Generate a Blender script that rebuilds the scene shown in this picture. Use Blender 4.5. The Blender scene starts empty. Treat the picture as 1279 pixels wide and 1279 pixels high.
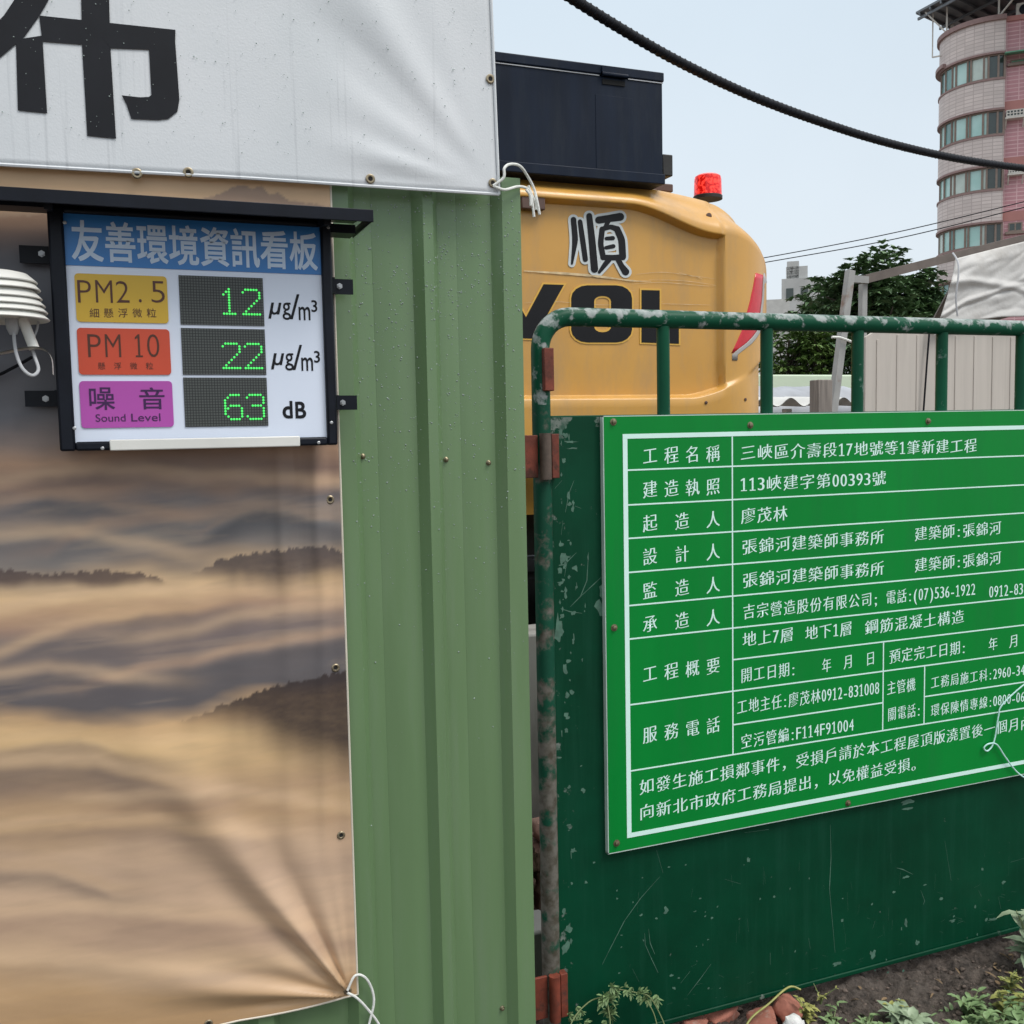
import bpy, bmesh, math, random
import numpy as np
from mathutils import Vector, Matrix
random.seed(7)
np.random.seed(7)
R = math.radians
SC = bpy.context.scene
COL = SC.collection

# ------------------------------------------------------------------ camera
CAM = np.array([0.0, -2.0, 1.55])
FPX, HALF = 1250.0, 639.5                    # focal length and centre in photograph pixels
YAW, PITCH, ROLL = 0.373727, -0.0800091, -0.0199557
def _axes():
    f = np.array([math.sin(YAW)*math.cos(PITCH), math.cos(YAW)*math.cos(PITCH), math.sin(PITCH)])
    r = np.array([math.cos(YAW), -math.sin(YAW), 0.0])
    u = np.cross(r, f)
    c, s = math.cos(ROLL), math.sin(ROLL)
    return c*r + s*u, -s*r + c*u, f
AX_R, AX_U, AX_F = _axes()
cam = bpy.data.cameras.new('camera')
cam.sensor_width = 36.0
cam.lens = FPX/1279.0*36.0
cam.clip_start = 0.05
cam.clip_end = 2000.0
cam_o = bpy.data.objects.new('camera', cam)
COL.objects.link(cam_o)
cam_o.matrix_world = Matrix(((AX_R[0], AX_U[0], -AX_F[0], CAM[0]), (AX_R[1], AX_U[1], -AX_F[1], CAM[1]),
                             (AX_R[2], AX_U[2], -AX_F[2], CAM[2]), (0, 0, 0, 1)))
SC.camera = cam_o

# ------------------------------------------------------------------ sky, sun, exposure
SUN_EL, SUN_AZ = R(56), R(140)               # azimuth measured clockwise from +Y
w = bpy.data.worlds.new('World')
SC.world = w
w.use_nodes = True
nt = w.node_tree
nt.nodes.clear()
out = nt.nodes.new('ShaderNodeOutputWorld')
bg = nt.nodes.new('ShaderNodeBackground')
bg.inputs['Strength'].default_value = 0.1
sky = nt.nodes.new('ShaderNodeTexSky')
sky.sky_type = 'NISHITA'
sky.sun_disc = False
sky.sun_elevation = SUN_EL
sky.sun_rotation = SUN_AZ
sky.dust_density = 3.0
tc = nt.nodes.new('ShaderNodeTexCoord')
sep = nt.nodes.new('ShaderNodeSeparateXYZ')
nt.links.new(tc.outputs['Generated'], sep.inputs[0])
ramp = nt.nodes.new('ShaderNodeValToRGB')    # cloud deck: pale at the horizon, brighter overhead
cr = ramp.color_ramp
cr.elements[0].position = 0.0
cr.elements[0].color = (0.63, 0.665, 0.695, 1)
cr.elements[1].position = 1.0
cr.elements[1].color = (1.0, 1.0, 1.0, 1)
e = cr.elements.new(0.16); e.color = (0.59, 0.65, 0.70, 1)
e = cr.elements.new(0.40); e.color = (0.535, 0.62, 0.69, 1)
e = cr.elements.new(0.62); e.color = (0.97, 0.99, 1.0, 1)
nt.links.new(sep.outputs['Z'], ramp.inputs[0])
cn = nt.nodes.new('ShaderNodeTexNoise')
cn.inputs['Scale'].default_value = 2.2
cn.inputs['Detail'].default_value = 5
nt.links.new(tc.outputs['Generated'], cn.inputs['Vector'])
mr = nt.nodes.new('ShaderNodeMapRange')
mr.inputs['To Min'].default_value = 9.6
mr.inputs['To Max'].default_value = 11.9
nt.links.new(cn.outputs['Fac'], mr.inputs['Value'])
sc_ = nt.nodes.new('ShaderNodeVectorMath')
sc_.operation = 'SCALE'
nt.links.new(ramp.outputs[0], sc_.inputs[0])
nt.links.new(mr.outputs[0], sc_.inputs['Scale'])
mx = nt.nodes.new('ShaderNodeMix')
mx.data_type = 'RGBA'
mx.inputs[0].default_value = 0.9
nt.links.new(sky.outputs[0], mx.inputs[6])
nt.links.new(sc_.outputs[0], mx.inputs[7])
nt.links.new(mx.outputs[2], bg.inputs['Color'])
nt.links.new(bg.outputs[0], out.inputs[0])
sl = bpy.data.lights.new('sun', 'SUN')
sl.energy = 1.5
sl.angle = R(25)
sl.color = (1.0, 0.97, 0.93)
so = bpy.data.objects.new('sun', sl)
COL.objects.link(so)
so.location = (0, -5, 12)
sd = Vector((math.sin(SUN_AZ)*math.cos(SUN_EL), math.cos(SUN_AZ)*math.cos(SUN_EL), math.sin(SUN_EL)))
so.rotation_euler = sd.to_track_quat('Z', 'Y').to_euler()
SC.view_settings.view_transform = 'Standard'
SC.view_settings.look = 'None'
SC.view_settings.exposure = 0.36
SC.view_settings.gamma = 1.0
SC.cycles.use_denoising = True

# ------------------------------------------------------------------ measuring helpers
def ray(x, y):
    return AX_R*((x-HALF)/FPX) + AX_U*(-(y-HALF)/FPX) + AX_F
def P(x, y, Y):                              # point of the vertical plane y = Y seen at a photograph pixel
    d = ray(x, y)
    return CAM + d*((Y-CAM[1])/d[1])
def PX(x, y, Y): return float(P(x, y, Y)[0])
def PZ(x, y, Y): return float(P(x, y, Y)[2])
def G(x, y, z=0.0):                          # point of the horizontal plane z
    d = ray(x, y)
    return CAM + d*((z-CAM[2])/d[2])
def FAR(x, y, dist):                         # point at a horizontal distance
    d = ray(x, y)
    return CAM + d*(dist/math.hypot(d[0], d[1]))
def proj(X, Y, Z):                           # world -> photograph pixel (used only to draw the printed banner)
    a = np.stack([X-CAM[0], Y-CAM[1], Z-CAM[2]])
    cx = np.tensordot(AX_R, a, 1); cy = np.tensordot(AX_U, a, 1); cz = np.tensordot(AX_F, a, 1)
    return HALF+FPX*cx/cz, HALF-FPX*cy/cz
def vnoise(x, y, seed=0):
    xi = np.floor(x).astype(np.int64); yi = np.floor(y).astype(np.int64)
    fx = x-xi; fy = y-yi
    fx = fx*fx*(3-2*fx); fy = fy*fy*(3-2*fy)
    def h(a, b):
        n = (a*374761393 + b*668265263 + seed*974711) & 0x7fffffff
        n = ((n ^ (n >> 13))*1274126177) & 0x7fffffff
        return ((n ^ (n >> 16)) & 0xffff)/65535.0
    return (h(xi, yi)*(1-fx)+h(xi+1, yi)*fx)*(1-fy) + (h(xi, yi+1)*(1-fx)+h(xi+1, yi+1)*fx)*fy
def fbm(x, y, oct=4, seed=0):
    s = np.zeros_like(np.asarray(x, dtype=float)); a = 0.5; t = 0
    for k in range(oct):
        s = s + a*vnoise(x*2**k, y*2**k, seed+k*17); t += a; a *= 0.55
    return s/t
def lin(c):
    return tuple(((v/255.0)/12.92 if v/255.0 <= 0.04045 else ((v/255.0+0.055)/1.055)**2.4) for v in c)

# ------------------------------------------------------------------ materials
def nodes_of(name):
    m = bpy.data.materials.new(name)
    m.use_nodes = True
    n = m.node_tree
    b = n.nodes['Principled BSDF']
    return m, n, b
def pos_noise(n, scale, detail=4, rough=0.55, stretch=None):
    g = n.nodes.new('ShaderNodeNewGeometry')
    v = g.outputs['Position']
    if stretch:
        mp = n.nodes.new('ShaderNodeMapping')
        mp.inputs['Scale'].default_value = stretch
        n.links.new(v, mp.inputs['Vector'])
        v = mp.outputs[0]
    t = n.nodes.new('ShaderNodeTexNoise')
    t.inputs['Scale'].default_value = scale
    t.inputs['Detail'].default_value = detail
    t.inputs['Roughness'].default_value = rough
    n.links.new(v, t.inputs['Vector'])
    return t.outputs['Fac']
def rng(n, src, a, b, c, d):
    m = n.nodes.new('ShaderNodeMapRange')
    for i, v in enumerate((a, b, c, d)):
        m.inputs[i+1].default_value = v
    n.links.new(src, m.inputs[0])
    return m.outputs[0]
def mixc(n, fac, a, b):
    m = n.nodes.new('ShaderNodeMix')
    m.data_type = 'RGBA'
    for i, v in ((0, fac), (6, a), (7, b)):
        if hasattr(v, 'is_linked') or hasattr(v, 'links'):
            n.links.new(v, m.inputs[i])
        elif i == 0:
            m.inputs[0].default_value = v
        else:
            m.inputs[i].default_value = (*v[:3], 1)
    return m.outputs[2]
def mathn(n, op, a, b):
    m = n.nodes.new('ShaderNodeMath')
    m.operation = op
    for i, v in enumerate((a, b)):
        if hasattr(v, 'links'):
            n.links.new(v, m.inputs[i])
        else:
            m.inputs[i].default_value = v
    return m.outputs[0]
def bump(n, b, src, strength, dist=0.01):
    bp = n.nodes.new('ShaderNodeBump')
    bp.inputs['Strength'].default_value = strength
    bp.inputs['Distance'].default_value = dist
    n.links.new(src, bp.inputs['Height'])
    n.links.new(bp.outputs[0], b.inputs['Normal'])
def pmat(name, col, rough=0.5, var=0.12, scale=6.0, metal=0.0, spec=0.5, bmp=0.0, bscale=80.0, bdist=0.003,
         stain=None, stain_scale=9.0, stain_lo=0.55, stain_hi=0.7, stretch=None, emit=None):
    m, n, b = nodes_of(name)
    f = pos_noise(n, scale, stretch=stretch)
    f = rng(n, f, 0.3, 0.7, 0, 1)
    c = mixc(n, f, [v*(1-var) for v in col], [min(1, v*(1+var)) for v in col])
    if stain:
        s = pos_noise(n, stain_scale, detail=7, rough=0.65, stretch=stretch)
        s = rng(n, s, stain_lo, stain_hi, 0, 1)
        c = mixc(n, s, c, stain)
        n.links.new(rng(n, s, 0, 1, rough, min(1, rough+0.25)), b.inputs['Roughness'])
    else:
        b.inputs['Roughness'].default_value = rough
    n.links.new(c, b.inputs['Base Color'])
    b.inputs['Metallic'].default_value = metal
    b.inputs['Specular IOR Level'].default_value = spec
    if bmp:
        bump(n, b, pos_noise(n, bscale, detail=5), bmp, bdist)
    if emit:
        b.inputs['Emission Color'].default_value = (*emit[:3], 1)
        b.inputs['Emission Strength'].default_value = emit[3]
    return m

M = {}
# pale green painted corrugated steel
M['fence'] = pmat('fence_green_paint', (0.138, 0.230, 0.107), 0.36, 0.08, 3.0, spec=0.5, bmp=0.06, bscale=260, bdist=0.002,
                  stain=(0.145, 0.225, 0.118), stain_scale=6, stain_lo=0.48, stain_hi=0.75, stretch=(5, 5, 0.35))
M['fence'].node_tree.nodes['Principled BSDF'].inputs['Coat Weight'].default_value = 0.25
M['fence'].node_tree.nodes['Principled BSDF'].inputs['Coat Roughness'].default_value = 0.12
M['screw'] = pmat('screw_metal', (0.22, 0.19, 0.12), 0.4, 0.3, 200, metal=0.7)
M['steel'] = pmat('galvanised_steel', (0.42, 0.43, 0.44), 0.42, 0.15, 30, metal=0.8)
M['brass'] = pmat('eyelet_brass', (0.30, 0.25, 0.17), 0.4, 0.3, 120, metal=0.8)
M['black_hole'] = pmat('dark_hole', (0.01, 0.01, 0.01), 0.9)
M['black_metal'] = pmat('black_powder_coat', (0.006, 0.008, 0.014), 0.42, 0.3, 15, spec=0.22, bmp=0.05, bscale=400)
M['navy_steel'] = pmat('dark_navy_paint', (0.006, 0.012, 0.027), 0.45, 0.25, 4, spec=0.2, stain=(0.018, 0.025, 0.036), stain_scale=6,
                       stain_lo=0.5, stain_hi=0.85, stretch=(4, 4, 0.6))
M['white_plastic'] = pmat('white_plastic', (0.72, 0.72, 0.68), 0.4, 0.06, 10, stain=(0.45, 0.42, 0.34), stain_scale=20, stain_lo=0.62, stain_hi=0.9)
M['cable_grey'] = pmat('grey_cable', (0.45, 0.46, 0.48), 0.5)
M['rope_white'] = pmat('white_rope', (0.75, 0.76, 0.72), 0.8, 0.12, 200, bmp=0.5, bscale=600, bdist=0.002)
M['rope_mint'] = pmat('mint_string', (0.52, 0.80, 0.76), 0.7, 0.1, 200)
# info board faces
M['board_white'] = pmat('board_white_print', (0.74, 0.81, 0.94), 0.35, 0.02, 4)
M['board_blue'] = pmat('board_blue_print', (0.030, 0.20, 0.54), 0.35, 0.04, 4)
M['board_yellow'] = pmat('board_yellow_print', (0.68, 0.43, 0.035), 0.35, 0.04, 6)
M['board_red'] = pmat('board_red_print', (0.62, 0.075, 0.03), 0.35, 0.04, 6)
M['board_magenta'] = pmat('board_magenta_print', (0.46, 0.08, 0.42), 0.35, 0.04, 6)
M['ink_brown'] = pmat('ink_dark_brown', (0.09, 0.025, 0.01), 0.4)
M['ink_purple'] = pmat('ink_dark_purple', (0.05, 0.008, 0.08), 0.4)
M['ink_black'] = pmat('ink_black', (0.010, 0.011, 0.015), 0.55, 0.2, 12, spec=0.25)
M['ink_title'] = pmat('ink_pale_blue', (0.58, 0.70, 0.86), 0.4)
m, n, b = nodes_of('led_matrix')
g = n.nodes.new('ShaderNodeTexCoord')
sp = n.nodes.new('ShaderNodeSeparateXYZ')
n.links.new(g.outputs['Object'], sp.inputs[0])
def cell(src, pitch):
    a = mathn(n, 'DIVIDE', src, pitch)
    a = mathn(n, 'FRACT', a, 0.0)
    a = mathn(n, 'SUBTRACT', a, 0.5)
    return mathn(n, 'ABSOLUTE', a, 0.0)
LEDP = 0.0049
ax_, az_ = cell(sp.outputs['X'], LEDP), cell(sp.outputs['Z'], LEDP)
mxx = mathn(n, 'MAXIMUM', ax_, az_)
n.links.new(mixc(n, rng(n, mxx, 0.30, 0.46, 0, 1), (0.075, 0.085, 0.08), (0.006, 0.006, 0.007)), b.inputs['Base Color'])
b.inputs['Roughness'].default_value = 0.45
M['led_panel'] = m
M['led_on'] = pmat('lit_green_led', (0.02, 0.4, 0.08), 0.4, emit=(0.09, 0.85, 0.14, 0.75))
# vinyl banner
m, n, b = nodes_of('white_vinyl')
f1 = rng(n, pos_noise(n, 4, 5), 0.35, 0.7, 0, 1)
c = mixc(n, f1, (0.63, 0.66, 0.68), (0.70, 0.72, 0.74))
drip = rng(n, pos_noise(n, 1.0, 4, stretch=(60, 1, 1.2)), 0.60, 0.72, 0, 1)
gm = n.nodes.new('ShaderNodeNewGeometry')
gs = n.nodes.new('ShaderNodeSeparateXYZ')
n.links.new(gm.outputs['Position'], gs.inputs[0])
low = rng(n, gs.outputs['Z'], 2.10, 2.45, 0.55, 0.05)
c = mixc(n, mathn(n, 'MULTIPLY', drip, low), c, (0.36, 0.38, 0.40))
n.links.new(c, b.inputs['Base Color'])
b.inputs['Roughness'].default_value = 0.38
bump(n, b, pos_noise(n, 260, 3), 0.18, 0.002)
M['vinyl'] = m
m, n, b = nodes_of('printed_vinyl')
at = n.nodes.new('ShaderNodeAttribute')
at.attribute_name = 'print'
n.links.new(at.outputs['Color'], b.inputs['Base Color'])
b.inputs['Roughness'].default_value = 0.34
b.inputs['Specular IOR Level'].default_value = 0.5
bump(n, b, pos_noise(n, 420, 3), 0.06, 0.002)
M['print'] = m
M['hem'] = pmat('banner_hem', (0.66, 0.60, 0.50), 0.5)
# gate paint: bottle green, worn to primer
def worn(name, base, chip, chip2, lo, hi, scale, top_wear=0.0, rough=0.4, left_x=None, low_z=None):
    m, n, b = nodes_of(name)
    f = rng(n, pos_noise(n, 5, 5), 0.3, 0.7, 0, 1)
    c = mixc(n, f, [v*0.8 for v in base], [v*1.2 for v in base])
    st = rng(n, pos_noise(n, 2.5, 6, 0.7, stretch=(14, 14, 0.7)), 0.5, 0.75, 0, 0.35)
    c = mixc(n, st, c, (0.012, 0.075, 0.045))
    b.inputs['Specular IOR Level'].default_value = 0.16
    s = pos_noise(n, scale, 9, 0.62)
    if top_wear:
        ge = n.nodes.new('ShaderNodeNewGeometry')
        sx = n.nodes.new('ShaderNodeSeparateXYZ')
        n.links.new(ge.outputs['Normal'], sx.inputs[0])
        up = rng(n, sx.outputs['Z'], -0.35, 0.75, 0.0, top_wear)
        s = mathn(n, 'ADD', s, up)
    if low_z is not None:                    # splashed and rubbed near the ground
        ge = n.nodes.new('ShaderNodeNewGeometry')
        sx = n.nodes.new('ShaderNodeSeparateXYZ')
        n.links.new(ge.outputs['Position'], sx.inputs[0])
        s = mathn(n, 'ADD', s, rng(n, sx.outputs['Z'], low_z-0.35, low_z+0.1, 0.14, 0.0))
    if left_x is not None:
        ge = n.nodes.new('ShaderNodeNewGeometry')
        sx = n.nodes.new('ShaderNodeSeparateXYZ')
        n.links.new(ge.outputs['Position'], sx.inputs[0])
        ed = rng(n, sx.outputs['X'], left_x, left_x+0.09, 0.15, 0.0)
        s = mathn(n, 'ADD', s, ed)
        tp = rng(n, sx.outputs['Z'], left_x*0+1.53, 1.575, 0.0, 0.13)
        s = mathn(n, 'ADD', s, tp)
        bt = rng(n, sx.outputs['Z'], 0.07, 0.13, 0.08, 0.0)
        s = mathn(n, 'ADD', s, bt)
    k = rng(n, s, lo, hi, 0, 1)
    c2 = mixc(n, rng(n, pos_noise(n, scale*2.3, 5), 0.4, 0.65, 0, 1), chip, chip2)
    c = mixc(n, k, c, c2)
    n.links.new(c, b.inputs['Base Color'])
    n.links.new(rng(n, k, 0, 1, rough, 0.7), b.inputs['Roughness'])
    bump(n, b, k, 0.25, -0.002)
    return m
GREEN = (0.004, 0.058, 0.026)
M['gate_sheet'] = worn('gate_sheet_paint', (0.001, 0.046, 0.021), (0.17, 0.20, 0.175), (0.045, 0.10, 0.07), 0.70, 0.74, 24, left_x=0.905, rough=0.45)
M['gate_tube'] = worn('gate_tube_paint', (0.005, 0.075, 0.038), (0.36, 0.39, 0.38), (0.20, 0.26, 0.24), 0.58, 0.66, 26, top_wear=0.14, rough=0.4)
M['gate_bar'] = worn('gate_bar_paint', (0.004, 0.070, 0.034), (0.32, 0.36, 0.35), (0.10, 0.20, 0.16), 0.62, 0.69, 13, rough=0.4)
M['gate_post'] = worn('gate_post_paint', (0.008, 0.07, 0.040), (0.15, 0.14, 0.12), (0.070, 0.062, 0.045), 0.50, 0.62, 20, rough=0.5, low_z=0.95)
M['scratch'] = pmat('scratched_primer', (0.07, 0.155, 0.11), 0.7, 0.3, 60)
M['rust_red'] = pmat('red_oxide_primer', (0.165, 0.034, 0.017), 0.65, 0.4, 25, stain=(0.075, 0.028, 0.018), stain_scale=30, stain_lo=0.52, stain_hi=0.66, bmp=0.25, bscale=150)
M['rust_dark'] = pmat('rusty_iron', (0.09, 0.065, 0.05), 0.7, 0.35, 40, bmp=0.3, bscale=120)
M['sign_green'] = pmat('sign_green_sheet', (0.0005, 0.225, 0.033), 0.36, 0.06, 2, spec=0.22, stain=(0.004, 0.19, 0.035), stain_scale=3, stain_lo=0.5, stain_hi=0.85, stretch=(5, 5, 0.6))
M['sign_white'] = pmat('sign_white_ink', (0.70, 0.95, 0.88), 0.4, 0.03, 5)
M['sign_edge'] = pmat('sign_edge_plastic', (0.50, 0.62, 0.56), 0.5)
# excavator
m, n, b = nodes_of('yellow_machine_paint')
f = rng(n, pos_noise(n, 2.5, 5), 0.3, 0.7, 0, 1)
c = mixc(n, f, (0.60, 0.305, 0.055), (0.68, 0.365, 0.076))
dirt = rng(n, pos_noise(n, 6, 8, 0.7, stretch=(1, 1, 0.3)), 0.47, 0.72, 0, 0.75)
c = mixc(n, dirt, c, (0.46, 0.28, 0.115))
scr = rng(n, pos_noise(n, 3.0, 6, 0.6, stretch=(1.2, 1.2, 60)), 0.68, 0.73, 0, 0.6)
gm = n.nodes.new('ShaderNodeNewGeometry')
gs = n.nodes.new('ShaderNodeSeparateXYZ')
n.links.new(gm.outputs['Position'], gs.inputs[0])
band = mathn(n, 'MULTIPLY', rng(n, gs.outputs['Z'], 1.90, 1.94, 0, 1), rng(n, gs.outputs['Z'], 2.03, 2.06, 1, 0))
c = mixc(n, mathn(n, 'MULTIPLY', scr, band), c, (0.75, 0.66, 0.50))
n.links.new(c, b.inputs['Base Color'])
n.links.new(rng(n, dirt, 0, 0.55, 0.36, 0.55), b.inputs['Roughness'])
b.inputs['Coat Weight'].default_value = 0.35
b.inputs['Coat Roughness'].default_value = 0.22
M['yellow'] = m
M['decal_black'] = pmat('decal_black', (0.009, 0.009, 0.011), 0.45, 0.2, 10, spec=0.25)
M['decal_yellow'] = pmat('decal_pale_yellow', (0.75, 0.44, 0.075), 0.4, 0.05)
M['decal_scuff'] = pmat('rubbed_paint', (0.66, 0.50, 0.28), 0.6, 0.3, 30)
M['decal_white'] = pmat('decal_white', (0.62, 0.66, 0.66), 0.4, 0.08, 10)
M['reflector'] = pmat('red_reflector', (0.60, 0.022, 0.035), 0.25, 0.08, 40)
M['trim_grey'] = pmat('grey_trim', (0.42, 0.40, 0.38), 0.45)
M['dark_iron'] = pmat('dark_iron', (0.018, 0.017, 0.016), 0.6, 0.3, 15, bmp=0.2)
M['glass_dark'] = pmat('cab_glass', (0.02, 0.03, 0.035), 0.06, spec=0.8)
m, n, b = nodes_of('beacon_lens')
vv = rng(n, pos_noise(n, 90, 2), 0.45, 0.62, 0, 1)
n.links.new(mixc(n, vv, (0.55, 0.008, 0.006), (0.9, 0.05, 0.03)), b.inputs['Base Color'])
b.inputs['Roughness'].default_value = 0.15
n.links.new(mixc(n, vv, (0.35, 0.0, 0.0), (1.0, 0.06, 0.04)), b.inputs['Emission Color'])
b.inputs['Emission Strength'].default_value = 0.55
M['beacon'] = m
M['brown_steel'] = pmat('brown_steel', (0.11, 0.06, 0.045), 0.55)
# site
m, n, b = nodes_of('damp_soil')
f = rng(n, pos_noise(n, 40, 10, 0.78), 0.38, 0.64, 0, 1)
c = mixc(n, f, (0.045, 0.035, 0.029), (0.25, 0.20, 0.165))
f2 = rng(n, pos_noise(n, 3.0, 4), 0.5, 0.68, 0, 0.7)
c = mixc(n, f2, c, (0.27, 0.225, 0.19))
n.links.new(c, b.inputs['Base Color'])
b.inputs['Roughness'].default_value = 0.85
bump(n, b, pos_noise(n, 70, 9, 0.75), 1.0, 0.035)
M['soil'] = m
M['clod'] = pmat('soil_clod', (0.11, 0.084, 0.068), 0.9, 0.6, 25, bmp=0.8, bscale=150, bdist=0.006)
M['brick'] = pmat('broken_brick', (0.34, 0.13, 0.09), 0.85, 0.25, 20, stain=(0.42, 0.36, 0.31), stain_scale=16, stain_lo=0.55, stain_hi=0.72, bmp=0.6, bscale=90)
M['pink_brick'] = pmat('dusty_pink_brick', (0.40, 0.25, 0.20), 0.85, 0.25, 18, stain=(0.16, 0.12, 0.10), stain_scale=14, stain_lo=0.5, stain_hi=0.66, bmp=0.6, bscale=80)
M['concrete'] = pmat('grey_concrete', (0.30, 0.30, 0.28), 0.85, 0.15, 3, stain=(0.16, 0.16, 0.15), stain_scale=5, stain_lo=0.5, stain_hi=0.75, stretch=(2, 2, 0.5))
M['far_concrete'] = pmat('pale_concrete', (0.46, 0.47, 0.46), 0.85, 0.12, 0.5)
M['white_lump'] = pmat('white_plaster_lump', (0.70, 0.70, 0.68), 0.8, 0.12, 60, bmp=0.5, bscale=120)
M['shed_panel'] = pmat('beige_sheet_metal', (0.53, 0.485, 0.435), 0.55, 0.06, 2, stain=(0.42, 0.385, 0.345), stain_scale=3.0, stain_lo=0.5, stain_hi=0.85, stretch=(5, 5, 0.25))
M['tarp_white'] = pmat('dirty_white_tarp', (0.58, 0.57, 0.55), 0.6, 0.08, 3, stain=(0.40, 0.375, 0.34), stain_scale=3, stain_lo=0.5, stain_hi=0.8, bmp=0.2, bscale=20, bdist=0.02)
M['grey_timber'] = pmat('weathered_timber', (0.21, 0.185, 0.165), 0.8, 0.3, 8, stretch=(8, 8, 0.5), bmp=0.3)
M['beam_rust'] = pmat('rusty_beam', (0.14, 0.115, 0.10), 0.7, 0.3, 5)
M['pole_grey'] = pmat('grey_pole', (0.33, 0.33, 0.32), 0.55, 0.15, 6, stain=(0.22, 0.13, 0.09), stain_scale=4, stain_lo=0.58, stain_hi=0.7)
M['pale_wall'] = pmat('pale_green_render', (0.58, 0.68, 0.52), 0.8, 0.05, 1)
M['grey_sheet'] = pmat('grey_plastic_sheet', (0.32, 0.34, 0.37), 0.4, 0.25, 2.5)
M['roof_sheet'] = pmat('pale_roof_sheet', (0.60, 0.60, 0.57), 0.5, 0.1, 3)
# foliage
def leafmat(name, a, bcol, rough=0.4):
    m, n, b = nodes_of(name)
    f = rng(n, pos_noise(n, 2.2, 3), 0.35, 0.65, 0, 1)
    f3 = rng(n, pos_noise(n, 40, 2), 0.3, 0.7, 0, 1)
    c = mixc(n, f, a, bcol)
    c = mixc(n, mathn(n, 'MULTIPLY', f3, 0.5), c, [v*1.5 for v in bcol])
    n.links.new(c, b.inputs['Base Color'])
    b.inputs['Roughness'].default_value = rough
    return m
M['leaf_dark'] = leafmat('dark_glossy_leaf', (0.058, 0.112, 0.052), (0.12, 0.20, 0.09), 0.40)
M['leaf_bush'] = leafmat('yellow_green_leaf', (0.06, 0.12, 0.03), (0.14, 0.22, 0.055), 0.5)
M['leaf_weed'] = leafmat('weed_leaf', (0.09, 0.16, 0.06), (0.20, 0.29, 0.13), 0.5)
M['leaf_pale'] = leafmat('pale_weed_leaf', (0.17, 0.24, 0.15), (0.30, 0.37, 0.24), 0.5)
M['leaf_yellow'] = leafmat('yellowing_leaf', (0.20, 0.22, 0.06), (0.34, 0.33, 0.10), 0.55)
M['dead_leaf'] = pmat('dead_leaf', (0.20, 0.135, 0.075), 0.8, 0.5, 30)
M['stem'] = pmat('plant_stem', (0.16, 0.20, 0.08), 0.6)
M['bark'] = pmat('tree_bark', (0.08, 0.065, 0.05), 0.9, 0.3, 6, bmp=0.5)
# building
def tiled(name, col, joint, u, v):
    m, n, b = nodes_of(name)
    g = n.nodes.new('ShaderNodeUVMap')
    br = n.nodes.new('ShaderNodeTexBrick')
    br.inputs['Scale'].default_value = 1.0
    br.inputs['Brick Width'].default_value = u
    br.inputs['Row Height'].default_value = v
    br.inputs['Mortar Size'].default_value = v*0.11
    br.offset = 0.0
    br.inputs['Color1'].default_value = (*col, 1)
    br.inputs['Color2'].default_value = (*[x*0.84 for x in col], 1)
    br.inputs['Mortar'].default_value = (*joint, 1)
    n.links.new(g.outputs[0], br.inputs['Vector'])
    st = rng(n, pos_noise(n, 0.5, 6, 0.7, stretch=(1, 1, 0.35)), 0.45, 0.75, 0, 0.45)
    n.links.new(mixc(n, st, br.outputs['Color'], [x*0.6 for x in col]), b.inputs['Base Color'])
    b.inputs['Roughness'].default_value = 0.55
    return m
M['tile_grey'] = tiled('grey_pink_tile', (0.67, 0.59, 0.56), (0.46, 0.39, 0.37), 0.5, 0.19)
M['tile_pink'] = tiled('pink_tile', (0.55, 0.275, 0.305), (0.68, 0.45, 0.46), 0.62, 0.21)
M['tile_red'] = pmat('salmon_band', (0.43, 0.19, 0.17), 0.6, 0.08, 1)
M['trim_pink'] = pmat('dark_pink_trim', (0.27, 0.175, 0.165), 0.6)
M['win_frame'] = pmat('bronze_window_frame', (0.22, 0.165, 0.135), 0.5)
m, n, b = nodes_of('teal_window_glass')
f = rng(n, pos_noise(n, 0.7, 3), 0.35, 0.65, 0, 1)
n.links.new(mixc(n, f, (0.34, 0.58, 0.54), (0.50, 0.72, 0.69)), b.inputs['Base Color'])
b.inputs['Roughness'].default_value = 0.08
b.inputs['Specular IOR Level'].default_value = 0.9
M['teal_glass'] = m
M['teal_deep'] = pmat('deep_teal_glass', (0.14, 0.29, 0.28), 0.08, 0.2, 1, spec=0.9)
M['curtain_glass'] = pmat('curtained_glass', (0.50, 0.60, 0.55), 0.15, 0.1, 2, spec=0.8)
M['dark_window'] = pmat('dark_window_glass', (0.03, 0.045, 0.04), 0.1, spec=0.8)
M['roof_metal'] = pmat('roof_blue_grey_sheet', (0.16, 0.18, 0.20), 0.5, 0.1, 1)
M['awning_green'] = pmat('green_awning', (0.10, 0.32, 0.20), 0.5)
M['ac_white'] = pmat('ac_casing', (0.60, 0.58, 0.53), 0.5)
M['cable_black'] = pmat('black_rubber_cable', (0.006, 0.007, 0.011), 0.55, 0.3, 40, spec=0.2, bmp=0.4, bscale=200)
m, n, b = nodes_of('water_drop')
b.inputs['Base Color'].default_value = (0.50, 0.58, 0.55, 1)
b.inputs['Roughness'].default_value = 0.0
b.inputs['IOR'].default_value = 1.33
b.inputs['Transmission Weight'].default_value = 0.45
M['water'] = m

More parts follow.
